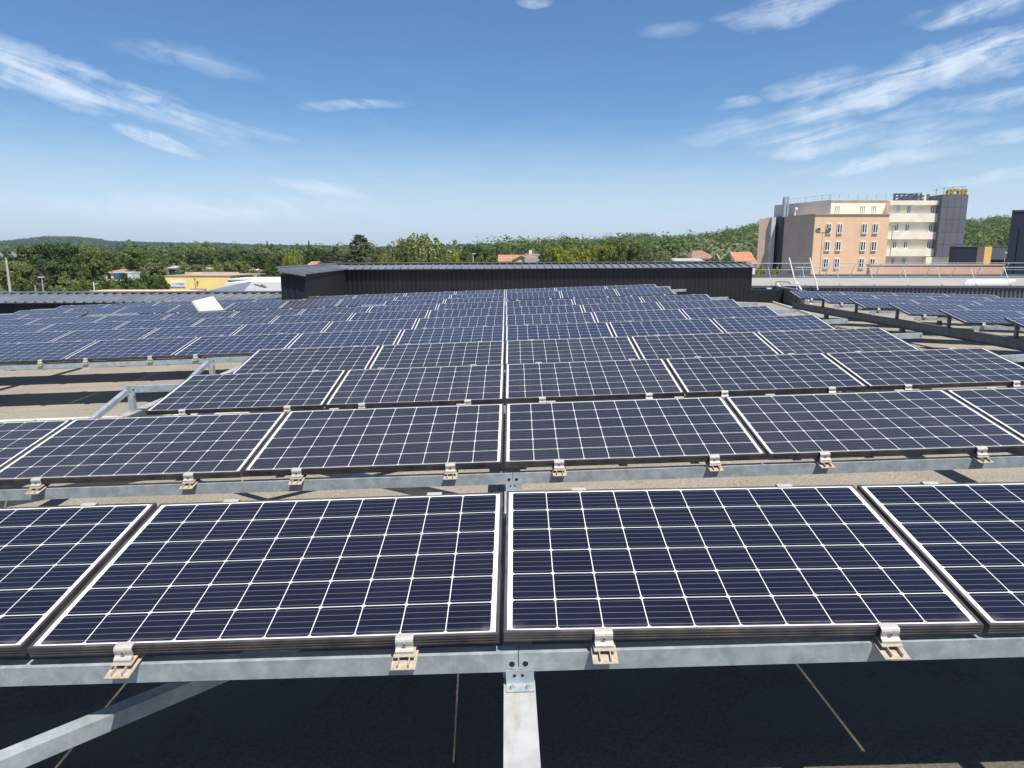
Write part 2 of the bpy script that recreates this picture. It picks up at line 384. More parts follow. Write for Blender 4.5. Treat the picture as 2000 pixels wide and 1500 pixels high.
n.l(n.m('ADD', n.m('ADD', grit, n.m('MULTIPLY', n.noise(P, 28.0, 4, .6), 1.6)), n.m('MULTIPLY', laps, -1.5)), bp.inputs['Height']); n.l(bp.outputs[0], b.inputs['Normal'])
# meadow ground
m = bpy.data.materials.new('meadow'); m.use_nodes = True; n = NT(m.node_tree); MATS['meadow'] = m
t = n.n('ShaderNodeTexCoord'); P = t.outputs['Object']
c = n.mix(n.ramp(n.noise(P, .012, 6, .6), .35, .65), (.06, .085, .025), (.13, .135, .05))
c = n.mix(n.ramp(n.noise(P, .004, 4, .6), .5, .62), c, (.045, .07, .022))
b = n.n('ShaderNodeBsdfPrincipled'); o = n.n('ShaderNodeOutputMaterial'); n.l(b.outputs[0], o.inputs[0])
n.l(c, b.inputs['Base Color']); b.inputs['Roughness'].default_value = .95; b.inputs['Specular IOR Level'].default_value = .1
# woodland floor
mat('wood_floor', (.035, .055, .02), .95, 0, .1, .4, .02)

# ------------------------------------------------------------------ setting: ground, our roof
GZ = -6.0
o = MB().face([(-5800, -900, GZ), (5800, -900, GZ), (5800, 5800, GZ), (-5800, 5800, GZ)]).build('ground', MATS['meadow']); tag(o, kind='structure')
RIDGE, SL = 5.6, 0.03658
def deck(x): return SL * x - .74 if x <= RIDGE else SL * RIDGE - .74 - .042 * (x - RIDGE)
mb = MB()
xs = [-18.9, RIDGE, 40.0]
for i in range(2):
    a, b_ = xs[i], xs[i + 1]
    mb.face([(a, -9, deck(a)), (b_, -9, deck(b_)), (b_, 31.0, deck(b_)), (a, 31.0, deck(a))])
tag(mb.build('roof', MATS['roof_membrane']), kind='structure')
mb = MB().prism([(-18.9, -9), (40, -9), (40, 31), (-18.9, 31)], GZ - .5, -1.95)
tag(mb.build('building_base', MATS['grey_sheet']), 'grey clad base of the flat roofed commercial building carrying the solar panels', 'building')

# ------------------------------------------------------------------ solar panels
TAU = .1768; PITCH = 2.0398; SKEW = -.0161; GAP = .020; GAP0 = .0087 + .008
BETA = .0365675
A_MAIN = Matrix(((math.cos(BETA), 0, -math.sin(BETA), 0), (0, 1, 0, 0), (math.sin(BETA), 0, math.cos(BETA), 0), (0, 0, 0, 1)))
def rowM(A, r, pitch=PITCH, skew=SKEW): return A @ Matrix.Translation((0, r * pitch, 0)) @ Matrix.Rotation(skew, 4, 'Z')

# shared meshes (panel frame: x along the row, y up the slope, z out of the glass, origin at the low left corner)
fw, ft = .0115, .040
mb = MB()
mb.box(0, PW, 0, fw, -ft, 0); mb.box(0, PW, PH - fw, PH, -ft, 0)
mb.box(0, fw, fw, PH - fw, -ft, 0); mb.box(PW - fw, PW, fw, PH - fw, -ft, 0)
for k in range(3): mb.box(.004, PW - .004, -.0012, 0, -.034 + k * .011, -.031 + k * .011)
ME_FRAME = mb.mesh('frame', MATS['black_frame'])
def sheet(mname):
    b = MB(); b.cm = 0; b.face([(fw, fw, -.002), (PW - fw, fw, -.002), (PW - fw, PH - fw, -.002), (fw, PH - fw, -.002)])
    b.cm = 1; b.face([(fw, PH - fw, -.008), (PW - fw, PH - fw, -.008), (PW - fw, fw, -.008), (fw, fw, -.008)])
    return b.mesh('cell_sheet', [MATS[mname], MATS['white_paint']])
ME_SHEET = {k: sheet(k) for k in ('cells_navy', 'cells_dusty', 'cells_blue')}
# end clamp at the lower edge: lip over the frame, rounded shoulder, foot
def zclamp(wd, sgn):
    b = MB(); h = wd / 2
    prof = [(.014, .0045), (-.010, .0045), (-.016, .0025), (-.0205, -.004), (-.021, -.014), (-.019, -.022), (-.021, -.028), (-.030, -.031), (-.034, -.0345), (-.034, -.0445),
            (-.0265, -.0445), (-.0265, -.0385), (-.016, -.032), (-.013, -.022), (-.0145, -.006), (-.006, .0008), (.014, .0008)]
    prof = [(y * sgn, z) for y, z in prof]
    n_ = len(prof); b0 = len(b.v)
    b.v += [(-h, y, z) for y, z in prof] + [(h, y, z) for y, z in prof]
    for i in range(n_):
        j = (i + 1) % n_; b.f.append((b0 + i, b0 + j, b0 + n_ + j, b0 + n_ + i) if sgn > 0 else (b0 + j, b0 + i, b0 + n_ + i, b0 + n_ + j)); b.mi.append(0)
    b.f.append(tuple(b0 + i for i in reversed(range(n_)))); b.mi.append(0); b.f.append(tuple(b0 + n_ + i for i in range(n_))); b.mi.append(0)
    return b.mesh('end_clamp', MATS['aluminium'])
ME_CL_F, ME_CL_R = zclamp(.062, 1), zclamp(.07, -1)
mb = MB(); mb.tube([(0, -.0235, -.016), (0, -.0195, -.0165)], .0075, 10); mb.cm = 1; mb.tube([(0, -.0238, -.016), (0, -.0234, -.016)], .0038, 6)
ME_BOLT = mb.mesh('bolt', [MATS['steel_bolt'], MATS['hole_dark']])
# mounting channel that lies on both rails, under the panel, sticking out in front
mb = MB(); L1 = PH + .05
mb.box(-.043, .043, -.088, L1, -.0655, -.062)            # base flange
mb.box(-.020, -.0165, -.080, L1, -.062, -.0475); mb.box(.0165, .020, -.080, L1, -.062, -.0475)
mb.box(-.036, -.013, -.048, L1, -.0475, -.0445); mb.box(.013, .036, -.048, L1, -.0475, -.0445)
mb.box(-.013, .013, -.046, L1, -.0472, -.0450)
ME_CHAN = mb.mesh('mounting_channel', MATS['aluminium_stained'])
CLAMP_X = (.345, 1.325)
def make_panel(kind, fine):
    root = empty('solar_panel')
    link('frame', ME_FRAME, root); link('cell_sheet', ME_SHEET[kind], root)
    for cx in CLAMP_X:
        c = link('end_clamp', ME_CL_F, root); c.location = (cx, 0, 0)
        if fine: link('bolt', ME_BOLT, c)
        c = link('end_clamp', ME_CL_R, root); c.location = (cx, PH, 0)
        c = link('mounting_channel', ME_CHAN, root); c.location = (cx, 0, 0)
    return root
PROTO = {}
def place_panel(M, kind, fine, label, group):
    key = (kind, fine)
    if key not in PROTO: PROTO[key] = make_panel(kind, fine); o = PROTO[key]
    else: o = copy_tree(PROTO[key])
    o.matrix_world = M; tag(o, label, 'solar panel', group); return o
RT = Matrix.Rotation(TAU, 4, 'X')
ROWS = {1: (3, 3), 2: (3, 4), 3: (3, 2), 4: (3, 2), 5: (3, 9), 6: (3, 9), 7: (3, 9), 8: (3, 9), 10: (3, 9), 11: (3, 9)}
random.seed(4)
def panel_at(r, side, i):
    kind = 'cells_navy' if r == 1 else 'cells_dusty' if r <= 4 else 'cells_blue'
    x0 = GAP0 / 2 + i * (PW + GAP) if side > 0 else -GAP0 / 2 - i * (PW + GAP) - PW
    M = rowM(A_MAIN, r - 1) @ Matrix.Translation((x0, 0, 0))
    j = random.uniform(-.0012, .0012)
    if r == 1: M = M @ Matrix.Translation((0, 0, .017 - .016 * x0 if side > 0 else .010 + .004 * i)) @ Matrix.Rotation(.016 if side > 0 else 0, 4, 'Y')
    elif r == 2: M = M @ Matrix.Translation((0, 0, .010 - .005 * i))
    M = M @ Matrix.Rotation(j, 4, 'Y') @ RT
    sname = 'right' if side > 0 else 'left'
    tone = {'cells_navy': 'dark navy', 'cells_dusty': 'dusty dark grey', 'cells_blue': 'blue'}[kind]
    if r == 9: rown = 'broken row'
    else: rown = 'nearest row' if r == 1 else f'{ORD[r - 1]} row'
    col = 'just ' + sname + ' of the central gap' if i == 0 else f'{NTH[i]} {sname} of the central gap'
    place_panel(M, kind, r <= 3, f'{tone} solar panel, {rown}, {col}', 'solar panels of the main roof array')
for r, (nr, nl) in ROWS.items():
    for i in range(nr): panel_at(r, 1, i)
    for i in range(nl): panel_at(r, -1, i)
for i in (0, 1, 7, 8): panel_at(9, -1, i)

# second array right of the ridge
BR = -.019
A_R = Matrix.Translation((9.2619, 19.6768, -.0218)) @ Matrix(((math.cos(BR), 0, -math.sin(BR), 0), (0, 1, 0, 0), (math.sin(BR), 0, math.cos(BR), 0), (0, 0, 0, 1)))
PR = 2.0
NR = 7
for k in range(NR):
    for i in range(4):
        M = rowM(A_R, -k, PR) @ Matrix.Translation((i * (PW + GAP), 0, 0)) @ Matrix.Rotation(random.uniform(-.002, .002), 4, 'Y') @ Matrix.Rotation(.1887, 4, 'X')
        place_panel(M, 'cells_blue', False, f'blue solar panel, right hand array, {"back row" if k == 0 else ORD[k] + " row from back"}, {NTH[i]} from left', 'solar panels of the right hand array')

# ------------------------------------------------------------------ rails, frames, braces
def rail_mesh(L, holes):
    b = MB(); b.cm = 0
    b.box(0, L, 0, .0035, -.070, 0); b.box(0, L, .0035, .052, -.0035, 0); b.box(0, L, .0035, .052, -.070, -.0665)
    b.box(0, L, .0485, .052, -.016, -.0035); b.box(0, L, .0485, .052, -.0665, -.054)
    if holes:
        for hx in (.022, L - .022):
            b.cm = 1; b.tube([(hx, -.0008, -.040), (hx, .0005, -.040)], .0105, 14)
            b.cm = 2; b.tube([(hx, -.0003, -.040), (hx, .0004, -.040)], .0130, 14)
    return b.mesh('support_rail', [MATS['galvanised'], MATS['hole_dark'], MATS['aluminium']])
RAILS = {}
def rail(M, x0, x1, y, z, label, group, holes=True):
    key = (round(x1 - x0, 3), holes)
    if key not in RAILS: RAILS[key] = rail_mesh(x1 - x0, holes)
    o = link('support_rail', RAILS[key]); o.matrix_world = M @ Matrix.Translation((x0, y, z)); tag(o, label, 'rail', group); return o
BX = [-15.9, -12.6, -8.95, -3.944, .056, 4.056]
SEGN = ['far left end', 'left part', 'left middle', 'stretch left of the central beam', 'stretch right of the central beam']
ZF = -.0665; YR = .885; ZR = YR * math.tan(TAU) - .0675
def rails_for(A, r, segs, pitch, what, grp):
    M = rowM(A, r, pitch)
    for (a, b_, nm) in segs:
        rail(M, a, b_, .004, ZF, f'front rail under {what}, {nm}', grp)
        rail(M, a, b_, YR, ZR, f'rear rail under {what}, {nm}', grp)
g_ = .0015
seg_all = [(BX[i] + g_, (BX[i + 1] - g_) if i < 4 else 5.52, SEGN[i]) for i in range(5)]
for r in range(1, 12):
    what = 'the nearest panel row' if r == 1 else ('the broken panel row' if r == 9 else f'the {ORD[r - 1]} panel row')
    if r in (1, 2): segs = seg_all[2:]
    elif r in (3, 4): segs = seg_all[3:]
    elif r == 9: segs = [(BX[0] + g_, -10.25, SEGN[0])] + [seg_all[3]]
    else: segs = seg_all
    rails_for(A_MAIN, r - 1, segs, PITCH, what, 'rails of the main roof array')
for k in range(NR):
    rails_for(A_R, -k, [(.14, 3.6, 'left half'), (3.603, 7.2, 'right half')], PR, f'the {"back row" if k == 0 else ORD[k] + " row from the back"} of the right hand array', 'rails of the right hand array')

# N-S support frames: I beam on feet, rear post, sloping strut, angle plate per row
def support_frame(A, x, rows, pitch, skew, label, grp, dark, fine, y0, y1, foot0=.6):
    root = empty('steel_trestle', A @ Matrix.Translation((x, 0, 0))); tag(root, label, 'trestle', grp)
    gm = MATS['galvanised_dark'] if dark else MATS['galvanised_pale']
    b = MB(); zt, zb = -.183, -.39
    b.box(-.055, .055, y0, y1, zt - .009, zt); b.box(-.055, .055, y0, y1, zb, zb + .009); b.box(-.004, .004, y0, y1, zb + .009, zt - .009)
    b.build('beam', gm, root)
    foot = MB().box(-.05, .05, -.05, .05, -.73, zb).box(-.11, .11, -.11, .11, -.742, -.73).mesh('foot', gm)
    yy = y0 + foot0
    while yy < y1: 
        f = link('foot', foot, root); f.location = (0, yy, 0); yy += 2 * pitch
    pm = MB(); pm.box(-.028, .028, -.03, -.026, -.183, ZR - .07); pm.box(-.028, -.024, -.026, .03, -.183, ZR - .07); pm.box(.024, .028, -.026, .03, -.183, ZR - .07)
    pm.box(-.05, .05, -.05, .05, -.183, -.177); pm.box(-.045, .045, -.012, -.004, ZR - .10, ZR + .004)
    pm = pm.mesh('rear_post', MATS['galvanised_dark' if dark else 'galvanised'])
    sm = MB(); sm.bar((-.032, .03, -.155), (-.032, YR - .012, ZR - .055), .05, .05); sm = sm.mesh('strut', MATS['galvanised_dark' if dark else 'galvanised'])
    am = MB(); am.box(-.046, .052, -.003, .001, zt + .002, zt + .056); am.box(-.046, .052, -.048, -.003, zt + .002, zt + .006)
    am.cm = 1
    for hx in (-.016, .012): am.tube([(hx, -.0042, zt + .036), (hx, -.002, zt + .036)], .0058, 10)
    am.cm = 0; am.bar((-.022, .0, zt + .060), (.020, .0, zt + .060), .004, .010)
    am = am.mesh('angle_plate', [MATS['galvanised'], MATS['hole_dark']])
    bm = MB(); bm.tube([(0, 0, 0), (0, 0, .003)], .0115, 14); bm.tube([(0, 0, .003), (0, 0, .011)], .0075, 6); bm = bm.mesh('bolt', MATS['steel_bolt'])
    for r in rows:
        ys = r * pitch + skew * x
        p = link('rear_post', pm, root); p.location = (0, ys + YR + .012, 0)
        if not dark: p = link('strut', sm, root); p.location = (0, ys, 0)
        p = link('angle_plate', am, root); p.location = (0, ys + .0, 0)
        if fine and r < 3:
            for hx in (-.025, .031):
                q = link('bolt', bm, p); q.location = (hx, -.030, zt + .006)
    return root
FL = ['pale galvanised beam trestle at the far left end of the main array', 'galvanised beam trestle second from the left end of the main array', 'galvanised beam trestle in the middle of the left half of the main array',
      'galvanised beam trestle at the left end of the third and fourth rows', 'central galvanised beam trestle running from the camera under the panel gap', 'galvanised beam trestle under the right ends of the main rows']
for i, x in enumerate(BX):
    rows = [r for r in range(11)]
    if i <= 2: rows = [0, 1] * (i == 2) + list(range(4, 11))
    if i == 5: rows = [r for r in rows if r != 8]
    if i in (1, 2): rows = [r for r in rows if r != 8]
    y0 = -2.6 if i >= 3 else (-2.6 if i == 2 else 9.05)
    support_frame(A_MAIN, x, rows, PITCH, SKEW, FL[i], 'support beams of the main array', False, i == 4, y0, 21.7, .6 if i >= 3 else 2.9)
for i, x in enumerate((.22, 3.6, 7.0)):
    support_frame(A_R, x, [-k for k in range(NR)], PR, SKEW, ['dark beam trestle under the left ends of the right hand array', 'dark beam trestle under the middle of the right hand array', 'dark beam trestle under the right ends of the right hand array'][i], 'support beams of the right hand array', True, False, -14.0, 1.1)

def brace(p, q, label):
    a, b_ = A_MAIN @ Vector(p), A_MAIN @ Vector(q)
    mb = MB(); mb.bar(a, b_, .062, .062)
    d = (b_ - a).normalized()
    for e in (a, b_): mb.bar(e - d * .05, e + d * .05, .10, .010)
    o = mb.build('diagonal_brace', MATS['galvanised']); tag(o, label, 'brace', 'diagonal braces under the array')
brace((-3.94, -2.10, -.333), (.0, 1.42, -.333), 'galvanised square brace running from bottom left under the nearest panels')
brace((-3.90, 2.05, -.24), (.0, 4.85, -.24), 'diagonal brace under the second and third rows, rising to the right')
brace((-3.90, 4.85, -.31), (.0, 2.05, -.31), 'diagonal brace under the second and third rows, crossing to the left')
brace((9.6, 16.9, -.5), (12.6, 14.2, -.55), 'diagonal brace under the right hand array')
# ------------------------------------------------------------------ things on the roof
mb = MB(); z = deck(-8) 
mb.hexa([Vector(p) for p in ((-14.6, 7.02, deck(-14.6)), (-3.2, 7.02 - .18, deck(-3.2)), (-14.6, 7.34, deck(-14.6)), (-3.2, 7.34 - .18, deck(-3.2)),
                             (-14.6, 7.05, deck(-14.6) + .07), (-3.2, 7.05 - .18, deck(-3.2) + .07), (-14.6, 7.31, deck(-14.6) + .07), (-3.2, 7.31 - .18, deck(-3.2) + .07))])
tag(mb.build('cable_tray', MATS['skylight_white']), 'pale low cable tray lying on the roof left of the fourth row', 'cable tray')
# open skylight
r_ = empty('skylight', (-8.1, 16.9, deck(-8.1))); tag(r_, 'cream skylight hatch standing open in a gap of the broken panel row', 'skylight')
mb = MB(); mb.box(-.42, .42, -.5, .5, 0, .45); mb.box(-.47, .47, -.55, .55, .45, .50); mb.build('kerb', MATS['white_metal'], r_)
tl, tr, br, bl = [Vector(p) - Vector((-8.1, 16.9, deck(-8.1))) for p in ((-8.747, 17.4, .034), (-8.124, 17.4, .175), (-7.506, 16.5, -.126), (-8.176, 16.5, -.167))]
nrm = (tr - bl).cross(tl - br).normalized()
if nrm.z < 0: nrm = -nrm
mb = MB(); dn = -nrm * .10
cen = (tl + tr + br + bl) / 4
ins = [c + (cen - c) * .10 + nrm * .03 for c in (bl, br, tl, tr)]
mb.hexa([bl + dn, br + dn, tl + dn, tr + dn, bl, br, tl, tr])
mb.hexa([c + (cen - c) * .06 for c in (bl, br, tl, tr)] + ins)
mb.build('cover', MATS['skylight_white'], r_)
mb = MB(); mb.bar((-.1, .45, .5), tuple((tl + tr) / 2 + dn), .03, .03); mb.build('stay', MATS['galvanised'], r_)

# cap parapets in black cladding with ribbed sloping sheet (mono pitch)
def ribbed(mb, a, b, up, n_rib, h, wt=.03, wb=.05):
    """ribs running along vector up, spaced between a and b"""
    a, b, up = Vector(a), Vector(b), Vector(up); d = (b - a).normalized(); nn = d.cross(up).normalized()
    if nn.z < -.1: nn = -nn
    L = (b - a).length
    for k in range(n_rib):
        c = a + d * (L * (k + .5) / n_rib)
        p = [c - d * wb / 2, c + d * wb / 2, c + up - d * wb / 2, c + up + d * wb / 2]
        q = [c - d * wt / 2 + nn * h, c + d * wt / 2 + nn * h, c + up - d * wt / 2 + nn * h, c + up + d * wt / 2 + nn * h]
        mb.hexa(p + q)
def wall_ribs(mb, a, b, z0, z1, step, dep, out):
    a, b, out = Vector(a), Vector(b), Vector(out); L = (b - a).length; n_ = int(L / step); d = (b - a).normalized()
    for k in range(n_):
        c = a + d * (step * (k + .5))
        w0, w1 = step * .34, step * .22
        p = [c - d * w0, c + d * w0, c - d * w1 + out * dep, c + d * w1 + out * dep]
        mb.hexa([Vector((q.x, q.y, z0)) for q in p] + [Vector((q.x, q.y, z1)) for q in p])
# black L-shaped plant screen at the back
root = empty('plant_screen', (1.8, 29, -1)); tag(root, 'black ribbed metal plant screen with sloping cap standing behind the panel rows', 'screen wall')
O = Vector((1.8, 29, -1))
def S(p): return Vector(p) - O
mb = MB()
def ez(x): return .71 + .0052 * (x + 7.06)   # eave height rises a little to the right
mb.hexa([S((x, y, z)) for z, z2 in ((-1.6, 0), (.70, .085)) for y in (29.0, 30.0) for x, z in ((-7.06, z), (10.96, z + z2))])
mb.prism([(-7.44 - O.x, -7.8), (-6.62 - O.x, -7.8), (-7.06 - O.x, 0), (-7.06 - O.x, 1.0), (-7.62 - O.x, 1.0)], -.6, 1.69)
mb.prism([(10.96 - O.x, .15), (12.6 - O.x, .15), (12.6 - O.x, .5), (10.96 - O.x, .5)], -.6, .80)
for k in range(6): wall_ribs(mb, (-7.0 + 3 * k - O.x, 0, 0), (-4.0 + 3 * k - O.x, 0, 0), -.58, 1.70 + .014 * k, .20, .022, (0, -1, 0))
wall_ribs(mb, (-7.42 - O.x, -7.8, 0), (-6.64 - O.x, -7.8, 0), -.58, 1.685, .20, .022, (0, -1, 0))
wall_ribs(mb, (-6.63 - O.x, -7.7, 0), (-7.05 - O.x, -.05, 0), -.58, 1.685, .20, .014, (1, .05, 0))
mb.build('cladding', MATS['cladding_black'], root)
mb = MB()
x0, x1 = -7.2, 11.05
e0, e1 = S((x0, 28.80, ez(x0))), S((x1, 28.80, ez(x1))); r0, r1 = S((x0 - .35, 30.05, ez(x0) + .19)), S((x1 + .2, 30.05, ez(x1) + .165))
th = Vector((0, 0, -.03))
mb.hexa([e0 + th, e1 + th, r0 + th, r1 + th, e0, e1, r0, r1])
ribbed(mb, e0 + Vector((.1, -.01, 0)), e1 + Vector((-.1, -.01, 0)), (0, 1.2, .165), 54, .055, .035, .06)
mb.cm = 1; mb.bar(r0 + Vector((.3, -.20, .0)), r1 + Vector((-.3, -.20, .0)), .10, .075); mb.cm = 0  # black strip paints the shade in the gaps below the ridge
mb.bar(r0 + Vector((0, -.06, .055)), r1 + Vector((0, -.06, .055)), .20, .03)
ga, gb = S((-6.55, 21.05, .71)), S((-7.0, 28.9, .71)); gc, gd = S((-7.45, 21.05, .885)), S((-7.75, 30.05, .90))
mb.hexa([ga + th, gc + th, gb + th, gd + th, ga, gc, gb, gd])
for k in range(22):
    f0 = (k + .5) / 22; p = ga.lerp(gb, f0); q = gc.lerp(gd, f0); mb.bar(p + Vector((0, 0, .016)), q + Vector((0, 0, .016)), .05, .034)
mb.bar(gc + Vector((0, 0, .03)), gd + Vector((0, 0, .03)), .16, .035)
mb.bar(ga + Vector((.0, -.03, -.035)), gc + Vector((0, -.03, -.035)), .05, .12)
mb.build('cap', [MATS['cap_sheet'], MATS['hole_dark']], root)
# parapet cap at the left rear
O = Vector((-13, 22.7, -1.2))
root = empty('parapet', O); tag(root, 'low black parapet with grey corrugated sloping cap behind the left panel rows', 'parapet')
mb = MB()
mb.prism([(-19.2 - O.x, 22.1 - O.y), (-7.5 - O.x, 22.1 - O.y), (-7.5 - O.x, 23.6 - O.y), (-19.2 - O.x, 23.6 - O.y)], -.3, .88)
mb.prism([(-19.8 - O.x, 4 - O.y), (-18.9 - O.x, 4 - O.y), (-18.9 - O.x, 22.1 - O.y), (-19.8 - O.x, 22.1 - O.y)], -.3, .80)
wall_ribs(mb, (-19 - O.x, 22.1 - O.y, 0), (-7.5 - O.x, 22.1 - O.y, 0), -.28, .875, .20, .022, (0, -1, 0))
mb.build('cladding', MATS['cladding_black'], root)
mb = MB()
e0, e1, r0, r1 = S((-18.6, 21.9, -.285)), S((-7.55, 21.9, -.262)), S((-18.35, 23.6, -.09)), S((-7.55, 23.6, -.06))
mb.hexa([e0 + th, e1 + th, r0 + th, r1 + th, e0, e1, r0, r1])
ribbed(mb, e0 + Vector((0, -.01, 0)), e1 + Vector((0, -.01, 0)), (.1, 1.62, .19), 33, .05, .06, .11)
mb.cm = 1; mb.bar(r0 + Vector((.1, -.14, .015)), r1 + Vector((-.1, -.14, .015)), .06, .05); mb.cm = 0  # black bar in place of the shaded gap under the flashing
mb.bar(r0 + Vector((-.2, .05, .055)), r1 + Vector((0, .05, .055)), .24, .05)
l0, l1, m0, m1 = S((-18.6, 4, -.33)), S((-18.6, 21.9, -.285)), S((-19.6, 4, -.2)), S((-19.4, 23.6, -.09))
mb.hexa([l0 + th, l1 + th, m0 + th, m1 + th, l0, l1, m0, m1])
mb.hexa([l1 + th, e0 + th + Vector((.01, 0, 0)), m1 + th, r0 + th, l1, e0 + Vector((.01, 0, 0)), m1, r0])
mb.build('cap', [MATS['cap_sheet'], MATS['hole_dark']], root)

# right-hand higher flat roof with ribbed fascia
O = Vector((22, 31, -1.2))
root = empty('upper_roof_block', O); tag(root, 'higher flat roof block with ribbed grey fascia behind the right hand array', 'building')
mb = MB(); mb.prism([(11.75 - O.x, 0.02), (40 - O.x, 0.02), (42 - O.x, 13.3), (15.5 - O.x, 13.3)], -.9, 1.02)
mb.prism([(12.25 - O.x, -4.3), (12.4 - O.x, -4.3), (13.0 - O.x, 0.0), (12.75 - O.x, 0.0)], -.75, 1.02)
wall_ribs(mb, (13.1 - O.x, 0.02, 0), (40 - O.x, 0.02, 0), -.88, 1.015, .205, .05, (0, -1, 0))
wall_ribs(mb, (12.25 - O.x, -4.3, 0), (12.75 - O.x, 0.0, 0), -.6, 1.01, .33, .04, (-1, .1, 0))
mb.build('fascia', MATS['grey_sheet'], root)
mb = MB(); mb.prism([(11.7 - O.x, -.03), (40 - O.x, -.03), (42 - O.x, 13.0), (15.45 - O.x, 13.0)], 1.024, 1.05)
mb.build('roof', MATS['roof_gravel'], root)
mb = MB(); mb.box(11.66 - O.x, 40 - O.x, -.10, -.034, .99, 1.09); mb.box(15.2 - O.x, 42 - O.x, 13.0, 13.3, 1.02, 1.27)
mb.hexa([S(p) for p in ((12.2, 26.65, -.19), (12.46, 26.65, -.19), (12.7, 30.9, -.19), (13.05, 30.9, -.19), (12.2, 26.65, -.125), (12.46, 26.65, -.125), (12.7, 30.9, -.125), (13.05, 30.9, -.125))])
mb.build('coping', MATS['slate_clad'], root)
mb = MB(); mb.box(12.28 - O.x, 12.50 - O.x, -.36, -.22, .22, 1.0); mb.build('corner_post', MATS['white_metal'], root)
mb = MB(); p = [at(1885, 551, 33), at(1960, 553, 33), at(1890, 546.5, 38), at(1985, 545.5, 38)]
mb.hexa([Vector((q.x - O.x, q.y - O.y, 1.052)) for q in p] + [Vector((q.x - O.x, q.y - O.y, 1.14)) for q in p])
sk = mb.build('roof_dome', MATS['white_metal'], root)

# guard rails
def guard(name, pts, label, posts, lean, zt, zb):
    root = empty(name, (posts[0][0], posts[0][1], zb)); tag(root, label, 'guard rail', 'guard rails on the upper roof')
    O = Vector((posts[0][0], posts[0][1], zb))
    mb = MB(); mb.tube([Vector(p) - O for p in pts], .019, 8); mb.build('handrail', MATS['galvanised'], root)
    mb = MB(); mb.tube([Vector((p[0], p[1] - lean * .45, zb + (zt - zb) * .5)) - O for p in pts], .012, 8); mb.build('mid_rail', MATS['galvanised'], root)
    for (px, py) in posts:
        mb = MB(); mb.tube([Vector((px, py, zb)) - O, Vector((px, py + lean, zt)) - O], .017, 8); mb.tube([Vector((px, py, zb)) - O, Vector((px, py, zb + .06)) - O], .05, 8)
        mb.build('post', MATS['galvanised'], root)
guard('guard_rail', [(14.2, 32.3, .72), (24.5, 32.3, .72), (34, 32.3, .72)], 'galvanised guard rail along the near edge of the upper roof', [(12.9 + 1.66 * k, 31.7) for k in range(13)], .6, .72, -.15)
guard('guard_rail', [(14.6, 42.2, .80), (26, 42.2, .82), (41, 42.2, .84)], 'galvanised guard rail along the far parapet of the upper roof', [(15.6 + 1.62 * k, 42.75) for k in range(16)], -.6, .80, .0)
# roof access ladder
O = Vector((13.3, 30.2, -1.0)); root = empty('roof_ladder', O); tag(root, 'pale metal access ladder with tall handrails up to the upper roof', 'ladder')
st0, st1 = [(13.12, 29.55, -1.02), (12.78, 30.75, .02)], [(14.02, 29.55, -1.02), (13.72, 30.75, .02)]
for a, b_ in (st0, st1):
    mb = MB(); mb.bar(S(a), S(b_), .07, .035); mb.build('stile', MATS['white_metal'], root)
for k in range(5):
    f0 = .1 + k * .2; a = Vector(st0[0]).lerp(Vector(st0[1]), f0); b_ = Vector(st1[0]).lerp(Vector(st1[1]), f0)
    mb = MB(); mb.bar(a - O, b_ - O, .13, .03); mb.build('rung', MATS['white_metal'], root)
for a, b_ in (((13.68, 30.62, -.26), (13.36, 31.0, 1.19)), ((14.67, 30.62, -.30), (14.33, 31.0, 1.19))):
    mb = MB(); mb.tube([S(a), S(b_)], .034, 8); mb.build('handrail', MATS['white_metal'], root)
mb = MB(); mb.tube([S(p) for p in ((12.72, 30.75, -.10), (12.74, 30.8, .075), (13.32, 30.8, .075), (13.42, 30.7, -.05))], .024, 8); mb.build('hoop', MATS['slate_clad'], root)
mb = MB(); mb.hexa([S(p) for p in ((12.95, 30.6, -.05), (13.9, 30.6, -.05), (12.95, 31.1, -.05), (13.9, 31.1, -.05), (12.95, 30.6, -.02), (13.9, 30.6, -.02), (12.95, 31.1, -.02), (13.9, 31.1, -.02))]); mb.build('platform', MATS['galvanised'], root)
# thin conduit from the corner post along the deck
mb = MB(); mb.bar((12.2, 30.0, deck(12.2) + .05), (10.6, 22.0, deck(10.6) + .05), .06, .05)
tag(mb.build('conduit', MATS['white_metal']), 'pale conduit lying on the roof from the corner post towards the panels', 'conduit')

# ------------------------------------------------------------------ unseen paving, added to bounce light onto the shaded walls
mat('pale_asphalt', (.26, .25, .235), .9, 0, .3, .15, .2, dirt=(.2, .19, .18), dirt_amt=.5, dscale=.1)
for nm_, (xa_, xb_, ya_, yb_) in {'car_park': (5, 140, 46, 160), 'yard': (-90, -5, 50, 107)}.items():
    tag(MB().face([(xa_, ya_, GZ + .01), (xb_, ya_, GZ + .01), (xb_, yb_, GZ + .01), (xa_, yb_, GZ + .01)]).build(nm_, MATS['pale_asphalt']), kind='structure')
# ------------------------------------------------------------------ hotel on the right
def plane_x(u, v, y): return at(u, v, y).x
YF = 112.0
O = Vector((55, YF, GZ)); root = empty('hotel_building', O); tag(root, 'tan, cream and charcoal hotel block with roof letters behind the upper roof', 'hotel')
def HX(u, v=440, y=YF): return at(u, v, y).x - O.x
def HZ(v, y=YF, u=1650): return at(u, v, y).z - O.z
ztan = HZ(419); ztop = HZ(391.5, 113.5)
xa, xb = HX(1593, 419), HX(1738, 419)
YB = 119.8; xl = HX(1533.6, 424, YB)
mb = MB(); mb.prism([(xa, 0), (xb, 0), (xb, 9), (xl + .5, 9), (xl, YB - YF)], 0, ztan)
mb.build('tan_wing', [MATS['tan_render']], root)
